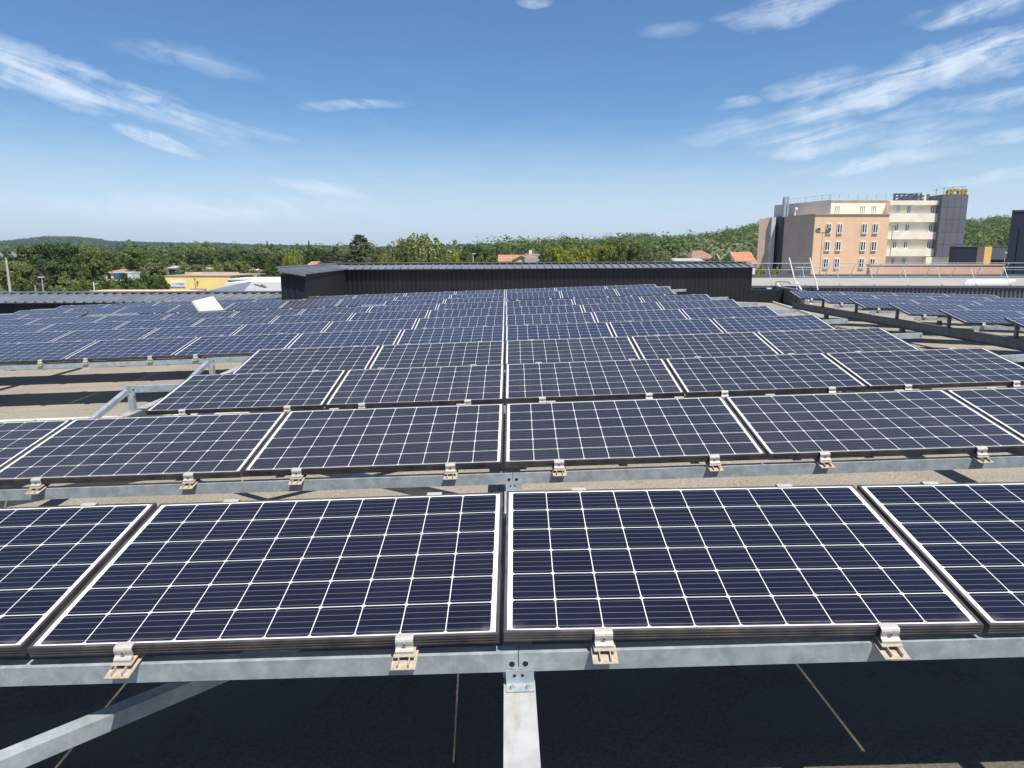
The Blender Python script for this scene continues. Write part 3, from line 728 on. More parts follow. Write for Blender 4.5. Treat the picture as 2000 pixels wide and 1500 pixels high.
# brown side skin, 6 cm proud of the tan volume
def wall_panel(name, m, p, q, z0, z1, th, parent=root):
    p, q = Vector((p[0], p[1], 0)), Vector((q[0], q[1], 0)); d = (q - p).normalized(); nn = Vector((d.y, -d.x, 0))
    b = MB(); b.hexa([Vector((c.x, c.y, z)) for z in (z0, z1) for c in (p, q, p + nn * th, q + nn * th)])
    return b.build(name, MATS[m], parent)
wall_panel('brown_gable', 'brown_render', (xl, YB - YF), (xa - .01, 0), 0, ztan + .05, .08)
mb = MB(); mb.bar((xa - .1, -.05, ztan + .06), (xb, -.05, ztan + .06), .22, .12); mb.bar((xa - .1, -.05, ztan + .06), (xl, YB - YF, ztan + .06), .22, .12); mb.build('roof_edge', MATS['brown_render'], root)
# stair strip, open balconies and brown end wing
xs0 = HX(1526.5, 424, 121.5); xw1 = HX(1506.5, 427, 124.0); xw0 = HX(1483.2, 427.5, 124.3)
mb = MB(); mb.prism([(xs0, 9.5), (xl + .2, YB - YF + .3), (xl + .2, 14), (xs0, 14)], 0, HZ(424, 121.5) + .1); mb.build('stair_strip', MATS['navy_clad'], root)
mb = MB(); mb.prism([(xw0, 12.3), (xw1, 12.0), (xw1 + 2, 18), (xw0 + 3.2, 18)], 0, HZ(427.2, 124)); mb.build('brown_wing', MATS['brown_render'], root)
mb = MB(); mb.box(xw1, xs0, 14.6, 15, 0, HZ(433, 126)); mb.build('balcony_back', MATS['brown_render'], root)
mb = MB(); mb.box(xs0 - 1.0, xs0 - .3, 11.2, 14.6, 0, HZ(424, 123)); mb.build('balcony_pier', MATS['grey_render'], root)
for k, v in enumerate((438, 471.5, 504)):
    z = HZ(v, 124); mb = MB(); mb.box(xw1 + .02, xs0 - 1.02, 11.7, 14.58, z - .22, z); mb.build('balcony_slab', MATS['grey_render'], root)
    mb = MB(); mb.box(xw1 + .05, xs0 - 1.05, 11.72, 11.76, z + .01, z + .95); mb.build('balcony_rail', MATS['slate_clad'], root)
mb = MB(); zt_ = HZ(427, 124); mb.box(xw1 + .02, xs0 - 1.02, 11.7, 11.8, zt_ - .7, zt_ + .1); mb.build('balcony_parapet', MATS['cream_render'], root)
# windows
def window(u0, u1, v0, v1, yl, ref_v, pm='window_glass', parent=root, frame='white_paint'):
    x0, x1 = HX(u0, ref_v, YF + yl), HX(u1, ref_v, YF + yl); z1, z0 = HZ(v0, YF + yl), HZ(v1, YF + yl)
    t_ = .09; b = MB(); y0, y1 = yl - .14, yl + .02
    b.box(x0, x1, y0 - .05, y1, z0 - .10, z0 + t_ * .6); b.box(x0, x1, y0, y1, z1 - t_, z1); b.box(x0, x0 + t_, y0, y1, z0 + t_ * .6, z1 - t_); b.box(x1 - t_ * 1.6, x1, y0, y1, z0 + t_ * .6, z1 - t_)
    xm = (x0 + x1) / 2; b.box(xm - .07, xm + .07, y0 + .01, y1, z0 + t_ * .6, z1 - t_)
    f = b.build('window', MATS[frame], parent)
    g = MB(); g.box(x0 + t_, x1 - t_ * 1.6, yl - .06, yl + .01, z0 + t_ * .6, z1 - t_); g.build('pane', MATS[pm], f)
for (v0, v1, rv) in ((437, 455, 446), (471.5, 489, 480), (505, 523, 514)):
    for (u0, u1) in ((1613, 1623.5), (1634.7, 1645.2), (1683, 1693.5), (1704.3, 1715)):
        window(u0, u1, v0, v1, 0, 446)
# upper storey set back, grey flank
yu = 1.5; xu0 = HX(1624.5, 391.5, YF + yu); xu1 = HX(1742, 391.5, YF + yu); yg = 14.2; xg = HX(1514, 402, YF + yg)
mb = MB(); mb.prism([(xu0, yu), (xu1, yu), (xu1 + .0, yg + 3), (xg + 1, yg + 3), (xg, yg)], ztan - .5, ztop); mb.build('upper_storey', MATS['cream_render'], root)
wall_panel('grey_flank', 'grey_render', (xg, yg), (xu0 - .01, yu), ztan - .4, ztop + .04, .08)
mb = MB(); mb.bar((xu0 - .1, yu - .05, ztop + .05), (xu1, yu - .05, ztop + .05), .2, .1); mb.bar((xu0 - .1, yu - .05, ztop + .05), (xg, yg, ztop + .05), .2, .1); mb.build('roof_edge', MATS['grey_render'], root)
for (u0, u1) in ((1632, 1641), (1681, 1690.5), (1703, 1712.5)): window(u0, u1, 402, 418, yu, 404, 'blind_white')
# cream floors
xc0, xc1 = HX(1742, 395), HX(1838, 395); yc = 1.0
mb = MB(); mb.box(xc0, xc1, yc, 12, 0, ztop - .05); mb.build('cream_wing', MATS['cream_render'], root)
for (v0, v1) in ((391.5, 400.2), (416.5, 433.7), (452.8, 467.2), (485.5, 500.5)):
    mb = MB(); mb.box(xc0 - .06, xc1 + .06, yc - .62, yc - .003, HZ(v1, YF + .4), HZ(v0, YF + .4)); mb.build('parapet_band', MATS['cream_render'], root)
for j, (v0, v1) in enumerate(((402, 417), (437.5, 452.5), (471.5, 485.4), (503.5, 518))):
    for (u0, u1) in ((1745.5, 1754), (1767, 1775.4), (1812.5, 1821)):
        window(u0, u1, v0, v1, yc, 446, 'blind_white' if j == 0 and u0 < 1750 else 'window_glass')
# charcoal tower
xt0, xt1 = HX(1838, 381), HX(1889.5, 381); ztw = HZ(380.2)
mb = MB(); mb.box(xt0 + .07, xt1, -.3, 13, HZ(501.5), ztw); mb.build('tower', MATS['charcoal_clad'], root)
mb = MB()
for k in range(1, 5): z = HZ(501.5) + (ztw - HZ(501.5)) * k / 5; mb.box(xt0 + .1, xt1 + .003, -.305, -.301, z - .025, z + .025)
for k in range(1, 4): x = xt0 + (xt1 - xt0) * k / 4; mb.box(x - .02, x + .02, -.3065, -.3055, HZ(501.5), ztw)
mb.build('panel_joint', MATS['navy_clad'], root)
mb = MB(); mb.box(xt0 - 1.2, HX(1864, 505), .2, 12, 0, HZ(501.7)); mb.build('tower_base', MATS['cream_render'], root)
mb = MB(); z = HZ(391, 114); mb.box(HX(1810, 391), HX(1837, 391), 3, 8, z - .3, HZ(379.8, 116)); mb.build('roof_cabin', MATS['charcoal_clad'], root)
mb = MB()
for u in (1812, 1823.5): x = HX(u, 381); mb.box(x - .12, x + .12, 2.2, 2.4, z, HZ(381, 115))
mb.box(HX(1809, 381), HX(1825, 381), 2.15, 2.45, HZ(381.5, 115), HZ(379.8, 115)); mb.box(HX(1809, 388), HX(1825, 388), 2.15, 2.45, HZ(388, 115), HZ(387, 115)); mb.build('roof_gantry', MATS['white_metal'], root)
# flues, antenna and roof railing
for (u, v0, r_) in ((1530.5, 385, .30), (1537, 383, .16)):
    p = at(u, 424, 119); q = at(u, v0, 119); mb = MB(); mb.tube([(p.x - O.x, 7, p.z - O.z), (p.x - O.x, 7, q.z - O.z)], r_, 10); mb.build('flue', MATS['galvanised'], root)
p = at(1554.5, 420, 118); mb = MB(); mb.tube([(p.x - O.x, 6.5, ztan), (p.x - O.x + .1, 6.5, ztan + 1.2)], .12, 8); mb.tube([(p.x - O.x + .1, 6.5, ztan + 1.2), (p.x - O.x + .35, 6.5, ztan + 1.35)], .25, 8); mb.build('roof_cowl', MATS['white_metal'], root)
p = at(1828, 380, 114); mb = MB(); mb.tube([(p.x - O.x, 2, ztw - .5), (p.x - O.x, 2, ztw + 1.1)], .05, 6); mb.bar((p.x - O.x - .5, 2, ztw + .85), (p.x - O.x + .4, 2, ztw + .95), .06, .05); mb.build('antenna', MATS['slate_clad'], root)
mb = MB()
rp = [Vector((xu0 + (xc1 - xu0) * f, yu + 1.0, 0)) for f in [i / 11 for i in range(12)]]
for p in rp: mb.tube([p + Vector((0, 0, ztop)), p + Vector((0, -.25, ztop + 1.0))], .045, 6)
fl = [Vector((xu0 + .3, yu + 1.0, 0)).lerp(Vector((xg + 1.2, yg - .3, 0)), i / 6) for i in range(7)]
for p in fl: mb.tube([p + Vector((0, 0, ztop)), p + Vector((0, 0, ztop + 1.0))], .035, 6)
mb.tube([p + Vector((0, 0, ztop + 1.0)) for p in fl], .035, 6); mb.tube([p + Vector((0, 0, ztop + .5)) for p in fl], .025, 6)
mb.build('roof_railing', MATS['galvanised'], root)
# roof letters, seen from behind
def letters(word, m, p, size, ang, depth, name, label, cat):
    cu = bpy.data.curves.new(name, 'FONT'); cu.body = word; cu.size = size; cu.extrude = depth; cu.align_x = 'LEFT'; cu.offset = size * .022; cu.resolution_u = 3
    ob = bpy.data.objects.new(name, cu); COL.objects.link(ob)
    dg = bpy.context.evaluated_depsgraph_get(); me = bpy.data.meshes.new_from_object(ob.evaluated_get(dg))
    bpy.data.objects.remove(ob); me.materials.clear(); me.materials.append(MATS[m]); o = link(name, me)
    o.matrix_world = Matrix.Translation(p) @ Matrix.Rotation(ang, 4, 'Z') @ Matrix.Rotation(R(90), 4, 'X'); tag(o, label, cat); return o
HY = 113.2
p0, p1 = at(1801, 390.5, HY), at(1750, 391, HY)
letters('HOTEL', 'letter_dark', (p0.x + .3, HY + .6, ztop + GZ - .02), 1.62, R(180), .14, 'roof_letters', 'dark hotel roof letters seen from behind on the cream roof edge', 'sign')
mb = MB(); mb.bar((p1.x - .3, HY + .82, ztop + GZ + .85), (p0.x + .3, HY + .82, ztop + GZ + 1.25), .05, .07); mb.bar((p1.x - .3, HY + .82, ztop + GZ + .16), (p0.x + .3, HY + .82, ztop + GZ + .16), .05, .07)
tag(mb.build('letter_bracing', MATS['slate_clad']), 'thin dark bracing behind the dark hotel roof letters', 'sign bracing')
q0 = at(1889, 380, YF + 2.5)
letters('ace', 'gold_letter', (q0.x - .1, YF + 2.6, ztw + GZ - .02), 2.45, R(180), .3, 'roof_letters', 'gold roof letters seen from behind on top of the charcoal tower', 'sign')
mb = MB(); mb.bar((q0.x - 4.0, YF + 2.95, ztw + GZ + 1.25), (q0.x, YF + 2.95, ztw + GZ + 1.62), .05, .06)
for fx in (-3.6, -2.1, -.6): mb.bar((q0.x + fx, YF + 2.95, ztw + GZ - .05), (q0.x + fx, YF + 2.95, ztw + GZ + 1.5), .05, .05)
tag(mb.build('letter_bracing', MATS['slate_clad']), 'thin dark bracing behind the gold letters', 'sign bracing')

def simple_block(name, pts_uv, v_top, y, depth, m, label, cat, extra=None):
    """a block whose front spans photo columns u0..u1 at depth y, standing on the ground"""
    u0, u1 = pts_uv; a, b_ = at(u0, v_top, y), at(u1, v_top, y)
    o = empty(name, ((a.x + b_.x) / 2, y, GZ)); tag(o, label, cat); hw = (b_.x - a.x) / 2; h = (a.z + b_.z) / 2 - GZ
    mb = MB(); mb.box(-hw, hw, 0, depth, 0, h); mb.build('wall', MATS[m], o)
    mb = MB(); mb.box(-hw - .08, hw + .08, -.08, depth, h + .002, h + .14); mb.build('roof_edge', MATS['slate_clad' if m not in ('salmon_render',) else m], o)
    return o, hw, h
o, hw, h = simple_block('low_building', (1700, 1962), 518.5, 80, .8, 'salmon_render', 'low salmon rendered building in front of the hotel, behind the guard rails', 'building')
a = at(1977, 413, 70); o = empty('dark_building', (a.x, 70, GZ)); tag(o, 'tall dark navy clad building cut off by the right edge of the picture', 'building'); h = a.z - GZ
mb = MB(); mb.prism([(0, 0), (14, -3), (20, 12), (3.6, 4.2)], 0, h); mb.build('wall', MATS['navy_clad'], o)
mb = MB(); mb.prism([(.8, -.25), (14, -3.2), (14.1, -3.05), (.8, -.18)], 0, h - 1.7); mb.build('cladding_panel', MATS['navy_clad'], o)
mb = MB(); mb.prism([(-.06, -.06), (14, -3.1), (20.1, 12.1), (3.5, 4.3)], h + .002, h + .15); mb.build('roof_edge', MATS['slate_clad'], o)
o, hw, h = simple_block('annex_building', (1866, 1985), 482.5, 98, 1.2, 'navy_clad', 'low dark annex building between the charcoal tower and the orange pylon', 'building')
mb = MB(); mb.box(HX(1938, 490, 96) + O.x - o.location.x, hw, -1.2, -.003, h - 1.75, h - .1); mb.build('fascia', MATS['slate_clad'], o)
a, b_, c = at(1911.5, 482, 94.5), at(1924.5, 482, 93), at(1938, 482, 93)
o = empty('sign_pylon', ((a.x + c.x) / 2, 93, GZ)); tag(o, 'square orange pylon with a brown side beside the dark annex', 'pylon')
cx = o.location.x; mb = MB(); mb.prism([(b_.x - cx, 0), (c.x - cx, 0), (c.x - cx - .1, 1.6), (a.x - cx, 1.6)], 0, a.z - GZ); mb.build('body', MATS['orange_clad'], o)
wall_panel('brown_side', 'brown_render', (a.x - cx, 1.6), (b_.x - cx - .005, -.004), 0, a.z - GZ + .02, .04, o)

# ------------------------------------------------------------------ yellow building and white hall on the left
Y0 = 108.0
a, b_ = at(322, 539, Y0), at(449, 541, Y0)
O2 = Vector(((a.x + b_.x) / 2, Y0, GZ)); root = empty('yellow_building', O2); tag(root, 'yellow rendered workshop with a white and blue wall sign and low gravel roof', 'building')
hw = (b_.x - a.x) / 2; h = a.z - GZ
mb = MB(); mb.box(-hw, hw, 0, 12, 0, h); mb.build('wall', MATS['yellow_render'], root)
mb = MB(); zr = at(400, 534, Y0 + 10).z - GZ
mb.hexa([Vector(p) for p in ((-hw - .1, -.1, h + .002), (hw + .1, -.1, h + .002), (-hw + 1.5, 10, h + .01), (hw + 2.2, 10, h + .01), (-hw - .1, -.1, h + .08), (hw + .1, -.1, h + .08), (-hw + 1.5, 10, zr), (hw + 2.2, 10, zr))]); mb.build('roof', MATS['roof_gravel'], root)
mb = MB(); x0 = at(361, 535, Y0 + 10).x - O2.x; x1 = at(466, 535, Y0 + 10).x - O2.x; mb.box(x0, x1, 10.05, 10.3, zr - .7, zr + .22); mb.build('parapet', MATS['salmon_render'], root)
mb = MB(); mb.box(hw + .003, at(467, 542, Y0 + 3).x - O2.x, 3, 10, 0, zr - .35); mb.build('side_wing', MATS['house_wall'], root)
sx0, sx1, sz0, sz1 = at(334, 555, Y0).x - O2.x, at(361.5, 555, Y0).x - O2.x, at(345, 559.5, Y0).z - GZ, at(345, 549.5, Y0).z - GZ
sg = MB().box(sx0, sx1, -.12, -.003, sz0, sz1).build('wall_sign', MATS['white_paint'], root)
def small_text(word, m, x, z, size, parent, name, yy, O_):
    cu = bpy.data.curves.new(name, 'FONT'); cu.body = word; cu.size = size; cu.extrude = .012; cu.offset = size * .015; cu.resolution_u = 2
    ob = bpy.data.objects.new(name, cu); COL.objects.link(ob); dg = bpy.context.evaluated_depsgraph_get(); me = bpy.data.meshes.new_from_object(ob.evaluated_get(dg)); bpy.data.objects.remove(ob)
    me.materials.clear(); me.materials.append(MATS[m]); o = link(name, me, parent); o.location = (x, yy, z); o.rotation_euler = (R(90), 0, 0); return o
small_text('CO', 'sign_paleblue', sx0 + .14, sz0 + .24, .52, sg, 'lettering', -.135, O2)
small_text('UYREC', 'sign_blue', sx0 + .80, sz0 + .24, .44, sg, 'lettering', -.135, O2)
gx0, gx1 = at(371.5, 570, Y0).x - O2.x, at(403.5, 570, Y0).x - O2.x; gz = at(385, 564, Y0).z - GZ
mb = MB(); mb.box(gx0, gx1, -.03, -.004, 0, gz); mb.build('garage_door', MATS['slate_clad'], root)
mb = MB(); p = at(386, 550, Y0); mb.box(p.x - O2.x - .09, p.x - O2.x + .09, -.2, -.004, p.z - GZ - .3, p.z - GZ + .1); mb.build('wall_lamp', MATS['brick_dark'], root)
# white hall with grey membrane roof in front
O3 = Vector((-28, 78, GZ)); root = empty('white_hall', O3); tag(root, 'white low hall with folded pale grey membrane roof beside the black screen', 'building')
def W(u, v, y): return at(u, v, y) - O3
mb = MB()
a, b_ = W(438, 552, 82), W(560, 551, 82); mb.box(a.x, b_.x + 8, 4, 16, 0, a.z); 
mb.build('wall', MATS['house_white'], root)
a, b_ = W(447, 545.2, 92), W(560, 544, 92); mb = MB(); mb.box(a.x, b_.x + 6, 14, 22, 0, a.z - .4); mb.build('upper_wall', MATS['white_paint'], root)
mb = MB(); mb.box(a.x - .1, b_.x + 6, 13.8, 22, a.z - .4, a.z - .15); mb.build('gutter', MATS['slate_clad'], root)
mb = MB(); mb.box(a.x - .1, b_.x + 6, 13.7, 22, a.z - .148, a.z + .05); mb.build('fascia', MATS['white_metal'], root)
r0, r1 = W(492, 550.5, 76), W(560, 551.5, 76); e0, e1, e2 = W(470, 575, 58), W(560, 577, 58), W(372, 575, 62)
lw = Vector((0, 0, -.2))
mb = MB(); mb.hexa([e0 + lw, e1 + Vector((4, 0, 0)) + lw, r0 + lw, r1 + Vector((5, 0, 0)) + lw, e0, e1 + Vector((4, 0, 0)), r0, r1 + Vector((5, 0, 0))]); mb.build('membrane_roof', MATS['membrane_grey'], root)
mb = MB(); mb.hexa([e2 + lw, e0 + lw, r0 + Vector((-.6, .4, 0)) + lw, r0 + lw, e2, e0 + Vector((0, 0, .01)), r0 + Vector((-.6, .4, 0)), r0 + Vector((0, 0, .01))]); mb.build('hip_flashing', MATS['cap_sheet'], root)
for (p, q) in (((497, 556), (520, 563)), ((510, 557), (531, 567)), ((500, 563), (518, 570)), ((478, 563), (500, 572))):
    a, b_ = W(p[0], p[1], 70), W(q[0], q[1], 66); mb = MB(); mb.bar(a + Vector((0, 0, .05)), b_ + Vector((0, 0, .05)), .12, .08); mb.build('membrane_fold', MATS['galvanised_dark'], root)
# terracotta flat roof in front of the yellow building
a, b_ = at(176, 568.5, 70), at(376, 569.5, 70)
o = empty('terracotta_annex', ((a.x + b_.x) / 2, 72, GZ)); tag(o, 'long low annex with terracotta coloured roof edge below the yellow workshop', 'building')
hw = (b_.x - a.x) / 2; mb = MB(); mb.box(-hw, hw, -2, 1, 0, a.z - GZ - .3); mb.build('wall', MATS['salmon_render'], o)
mb = MB(); mb.box(-hw - .1, hw + .1, -2.1, 1, a.z - GZ - .298, a.z - GZ); mb.build('roof', MATS['salmon_render'], o)

# ------------------------------------------------------------------ houses
def house(u0, u1, v_eave, v_ridge, y, dep, wall, roofm, label, hip=False, along='x', chim=False, cat='house'):
    a, b_ = at(u0, v_eave, y), at(u1, v_eave, y); zr = at((u0 + u1) / 2, v_ridge, y + dep / 2).z
    o = empty('house', ((a.x + b_.x) / 2, y, GZ)); tag(o, label, cat); hw = (b_.x - a.x) / 2; h = a.z - GZ; hr = max(zr - GZ, h + .4)
    mb = MB(); mb.box(-hw, hw, 0, dep, 0, h)
    if along == 'y' and not hip: mb.face([(-hw, 0, h), (hw, 0, h), (0, 0, hr)]); mb.face([(-hw, dep, h), (0, dep, hr), (hw, dep, h)])
    if along == 'x' and not hip: mb.face([(-hw, 0, h), (-hw, dep / 2, hr), (-hw, dep, h)]); mb.face([(hw, 0, h), (hw, dep, h), (hw, dep / 2, hr)])
    mb.build('wall', MATS[wall], o); e = .35
    mb = MB(); t_ = Vector((0, 0, -.16))
    def slab(p): mb.hexa([Vector(q) + t_ for q in p] + [Vector(q) for q in p])
    if along == 'x':
        k = min(hw * .55, dep / 2) if hip else -e
        slab([(-hw - e, -e, h - .1), (hw + e, -e, h - .1), (-hw + k, dep / 2, hr), (hw - k, dep / 2, hr)])
        slab([(hw + e, dep + e, h - .1), (-hw - e, dep + e, h - .1), (hw - k, dep / 2, hr), (-hw + k, dep / 2, hr)])
        if hip:
            for s_ in (-1, 1): mb.face([(s_ * (hw + e), -e, h - .1), (s_ * (hw + e), dep + e, h - .1), (s_ * (hw - k), dep / 2, hr)])
    else:
        slab([(-hw - e, -e, h - .1), (-hw - e, dep + e, h - .1), (0, -e, hr), (0, dep + e, hr)]); slab([(hw + e, dep + e, h - .1), (hw + e, -e, h - .1), (0, dep + e, hr), (0, -e, hr)])
    rf = mb.build('roof', MATS[roofm], o)
    if chim: mb = MB(); mb.box(-.35, .35, dep / 2 - .3, dep / 2 + .3, hr - .4, hr + .9); q = mb.build('chimney', MATS[wall], rf); q.location = (-hw * .45, 0, 0)
    for fx in (-.5, .35):
        mb = MB(); mb.box(hw * fx - .5, hw * fx + .5, -.05, -.004, h - 1.9, h - .6); mb.build('window', MATS['window_glass'], o)
    return o
house(975, 1022, 509.5, 497.5, 175, 11, 'house_wall', 'roof_tile', 'house with terracotta roof and yellow gable peeping over the black screen', along='x')
house(1004, 1032, 507, 498.5, 171, 9, 'house_wall', 'roof_tile', 'small yellow gable at the right end of the terracotta roofed house', along='y')
house(1028, 1062, 512.5, 495.5, 165, 10, 'house_white', 'roof_grey_brown', 'house with a steep grey brown roof over the black screen', along='x', chim=True)
house(1352, 1396, 504, 489.5, 190, 12, 'house_white', 'roof_tile_brown', 'house with a brown hipped roof above the right part of the black screen', hip=True)
house(1318, 1372, 508, 506, 165, 8, 'house_white', 'membrane_grey', 'long low white outbuilding with a flat roof in front of the brown hipped house')
house(1440, 1476, 513, 492, 150, 9, 'house_white', 'roof_tile_red', 'house with a bright orange red roof left of the hotel')
house(874, 889, 493.5, 488, 420, 9, 'house_white', 'roof_tile_red', 'distant white house with a red roof right of the willow')
house(336, 347, 508, 504, 420, 10, 'house_white', 'roof_tile_red', 'distant house with a red roof in the woods above the yellow workshop')
house(205, 235, 532, 525.5, 205, 10, 'house_white', 'roof_tile', 'low house with terracotta roof left of the blue containers')
house(240, 258, 531, 523.5, 215, 9, 'house_wall', 'roof_tile', 'small house with terracotta roof behind the white container')
house(328, 346, 522.5, 520, 190, 9, 'grey_render', 'membrane_grey', 'grey shed with a pale roof left above the yellow workshop')
house(356, 372, 524, 521, 190, 9, 'house_white', 'membrane_grey', 'white shed half hidden behind small trees over the yellow workshop')
house(392, 407, 526, 523, 185, 9, 'house_white', 'membrane_grey', 'white shed behind the yellow green tree over the yellow workshop')
house(478, 492, 531, 525.5, 175, 9, 'house_white', 'house_white', 'white house in the trees right of the yellow workshop')
house(508, 522, 529, 527, 165, 9, 'brick_dark', 'brick_dark', 'brown brick block in the trees left of the black screen')
house(603, 614, 516, 510.5, 160, 8, 'house_white', 'roof_tile_red', 'small red roof over the left end of the black screen')
for (u0, u1, m_, l_) in ((223, 232, 'container_blue', 'blue container left of the others below the terracotta roofs'), (236.5, 246, 'container_blue', 'blue container in the middle below the terracotta roofs'), (248, 257, 'white_metal', 'white container right of the blue ones')):
    a, b_ = at(u0, 530, 170), at(u1, 538, 170); mb = MB(); w_ = b_.x - a.x
    o = empty('shipping_container', (a.x, 170, b_.z - 1.0)); tag(o, l_, 'container', 'containers in the yard on the left')
    mb.box(0, w_, 0, 5, 0, a.z - b_.z + .6); mb.build('body', MATS[m_], o)
    mb = MB(); mb.box(-.05, w_ + .05, -.05, 5, a.z - b_.z + .602, a.z - b_.z + .8); mb.build('roof', MATS['white_metal'], o)
# water tower far away
p = at(888.5, 478, 1250); q = at(888.5, 467, 1250); o = empty('water_tower', Matrix.Translation((p.x, 1250, p.z - 7.3)) @ Matrix.Scale(.52, 4)); tag(o, 'funnel shaped concrete water tower far away on the horizon', 'water tower')
Hh = (q.z - p.z) / .52
mb = MB(); mb.tube([(0, 0, -25), (0, 0, 14)], 2.2, 14); mb.build('shaft', MATS['tower_concrete'], o)
mb = MB(); mb.tube([(0, 0, 13.5), (0, 0, 14 + Hh * .62), (0, 0, 14 + Hh * .74), (0, 0, 14 + Hh * .80)], [2.3, 7.8, 8.0, 4.5], 20); mb.build('bowl', MATS['tower_concrete'], o)
mb = MB(); mb.tube([(0, 0, 14 + Hh * .80), (0, 0, 14 + Hh * 1.0)], 1.6, 12); mb.build('lantern', MATS['tower_concrete'], o)
# ------------------------------------------------------------------ poles and lamps
def pole(u, v_top, y, r_, m, name, label, cat):
    p = at(u, v_top, y); o = empty(name, (p.x, y, GZ)); tag(o, label, cat); h = p.z - GZ
    mb = MB(); mb.tube([(0, 0, 0), (0, 0, h * .5), (0, 0, h)], [r_, r_ * .85, r_ * .65], 8); mb.build('pole', MATS[m], o); return o, h
def twin_flood(u, v, y, arm, r_, label):
    o, h = pole(u, v, y, r_, 'pole_paint', 'floodlight_mast', label, 'floodlight')
    mb = MB(); mb.bar((-arm, 0, h - .05), (arm, 0, h - .05), .10, .10); mb.build('crossarm', MATS['galvanised_dark'], o)
    for s_ in (-1, 1):
        mb = MB(); M_ = Matrix.Translation((s_ * arm * .82, -.05, h + .28)) @ Matrix.Rotation(R(-28), 4, 'X')
        mb.box(-arm * .3, arm * .3, -.3, .3, -.14, .14, M_); l = mb.build('lamp_head', MATS['pole_paint'], o)
        mb = MB(); mb.box(-arm * .26, arm * .26, -.315, -.301, -.12, .12, M_); mb.build('lens', MATS['window_glass'], l)
twin_flood(11.5, 503, 60, .72, .13, 'tall pale floodlight mast with two heads at the left edge of the picture')
twin_flood(1607, 454, 88, .8, .07, 'thin floodlight mast with two heads in front of the tan hotel wing')
o, h = pole(81.5, 542, 62, .075, 'galvanised', 'street_lamp', 'short street lamp with a flat head in front of the dark pine', 'street lamp')
mb = MB(); mb.bar((-.28, 0, h + .03), (.18, 0, h + .03), .2, .07); mb.build('lamp_head', MATS['white_metal'], o)
o, h = pole(68.5, 559, 60, .085, 'wood_post', 'post', 'short wooden post left of the flat headed street lamp', 'post')
mb = MB(); mb.tube([(0, 0, h), (0, 0, h + .06)], .10, 8); mb.build('post_cap', MATS['wood_post'], o)
o, h = pole(182.5, 551, 66, .07, 'white_metal', 'signal_post', 'white post with a side arm in front of the hedges', 'post')
mb = MB(); mb.bar((0, 0, h - .2), (.42, 0, h - .16), .05, .05); mb.build('arm', MATS['white_metal'], o)
o, h = pole(380, 543, 84, .06, 'brick_dark', 'post', 'thin dark post in front of the yellow workshop wall', 'post')
mb = MB(); mb.bar((-.08, 0, h - .1), (.08, 0, h - .1), .12, .1); mb.build('post_cap', MATS['brick_dark'], o)
o, h = pole(924, 496, 125, .09, 'white_metal', 'street_lamp', 'white street lamp standing right of the water tower', 'street lamp')
mb = MB(); mb.bar((-.2, 0, h + .04), (.45, 0, h + .04), .3, .12); mb.build('lamp_head', MATS['white_metal'], o)
o, h = pole(1744, 440, 90, .075, 'pole_paint', 'street_lamp', 'slim street lamp in front of the cream hotel floors', 'street lamp')
mb = MB(); mb.bar((-.3, 0, h + .03), (.3, 0, h + .03), .25, .12); mb.build('lamp_head', MATS['pole_paint'], o)
o, h = pole(1963.5, 494, 66, .04, 'pole_paint', 'street_lamp', 'slim grey street lamp left of the dark navy building', 'street lamp')
mb = MB(); mb.bar((-.12, 0, h + .03), (.12, 0, h + .03), .25, .14); mb.build('lamp_head', MATS['pole_paint'], o)
o, h = pole(197, 516, 150, .07, 'white_metal', 'street_lamp', 'pale street lamp among the trees left of the terracotta roofs', 'street lamp')
mb = MB(); mb.bar((-.1, 0, h + .03), (.4, 0, h + .03), .2, .1); mb.build('lamp_head', MATS['white_metal'], o)
a, b_ = at(1400, 496, 150), at(1409, 512, 150)
mb = MB(); mb.bar(a, b_, .28, .2); mb.bar(a, a + Vector((-.5, .2, .1)), .2, .2); tag(mb.build('boom_pole', MATS['white_metal']), 'leaning pale boom right of the brown hipped house', 'pole')

# ------------------------------------------------------------------ trees
rng = np.random.default_rng(11)
def quads(name, C, Nn, size, mats, mi=None, aspect=1.5):
    """one leaf-clump quad per centre C facing Nn"""
    n = len(C); up = rng.normal(size=(n, 3)); Nn = Nn / np.linalg.norm(Nn, axis=1, keepdims=True)
    T = np.cross(Nn, up); T /= np.linalg.norm(T, axis=1, keepdims=True) + 1e-9; B = np.cross(Nn, T)
    s = np.asarray(size).reshape(-1, 1) * np.ones((n, 1)); a = T * s * aspect / 2; b = B * s / 2
    V = np.stack([C - a, C - b * .9, C + a, C + b * .9], 1).reshape(-1, 3)
    me = bpy.data.meshes.new(name); me.vertices.add(4 * n); me.vertices.foreach_set('co', V.astype(np.float32).ravel())
    me.loops.add(4 * n); me.loops.foreach_set('vertex_index', np.arange(4 * n, dtype=np.int32)); me.polygons.add(n)
    me.polygons.foreach_set('loop_start', np.arange(0, 4 * n, 4, dtype=np.int32)); me.polygons.foreach_set('loop_total', np.full(n, 4, np.int32))
    for m_ in mats: me.materials.append(MATS[m_])
    if mi is not None: me.polygons.foreach_set('material_index', mi.astype(np.int32))
    me.update(); me.validate(); return me
def sph(n):
    v = rng.normal(size=(n, 3)); return v / np.linalg.norm(v, axis=1, keepdims=True)
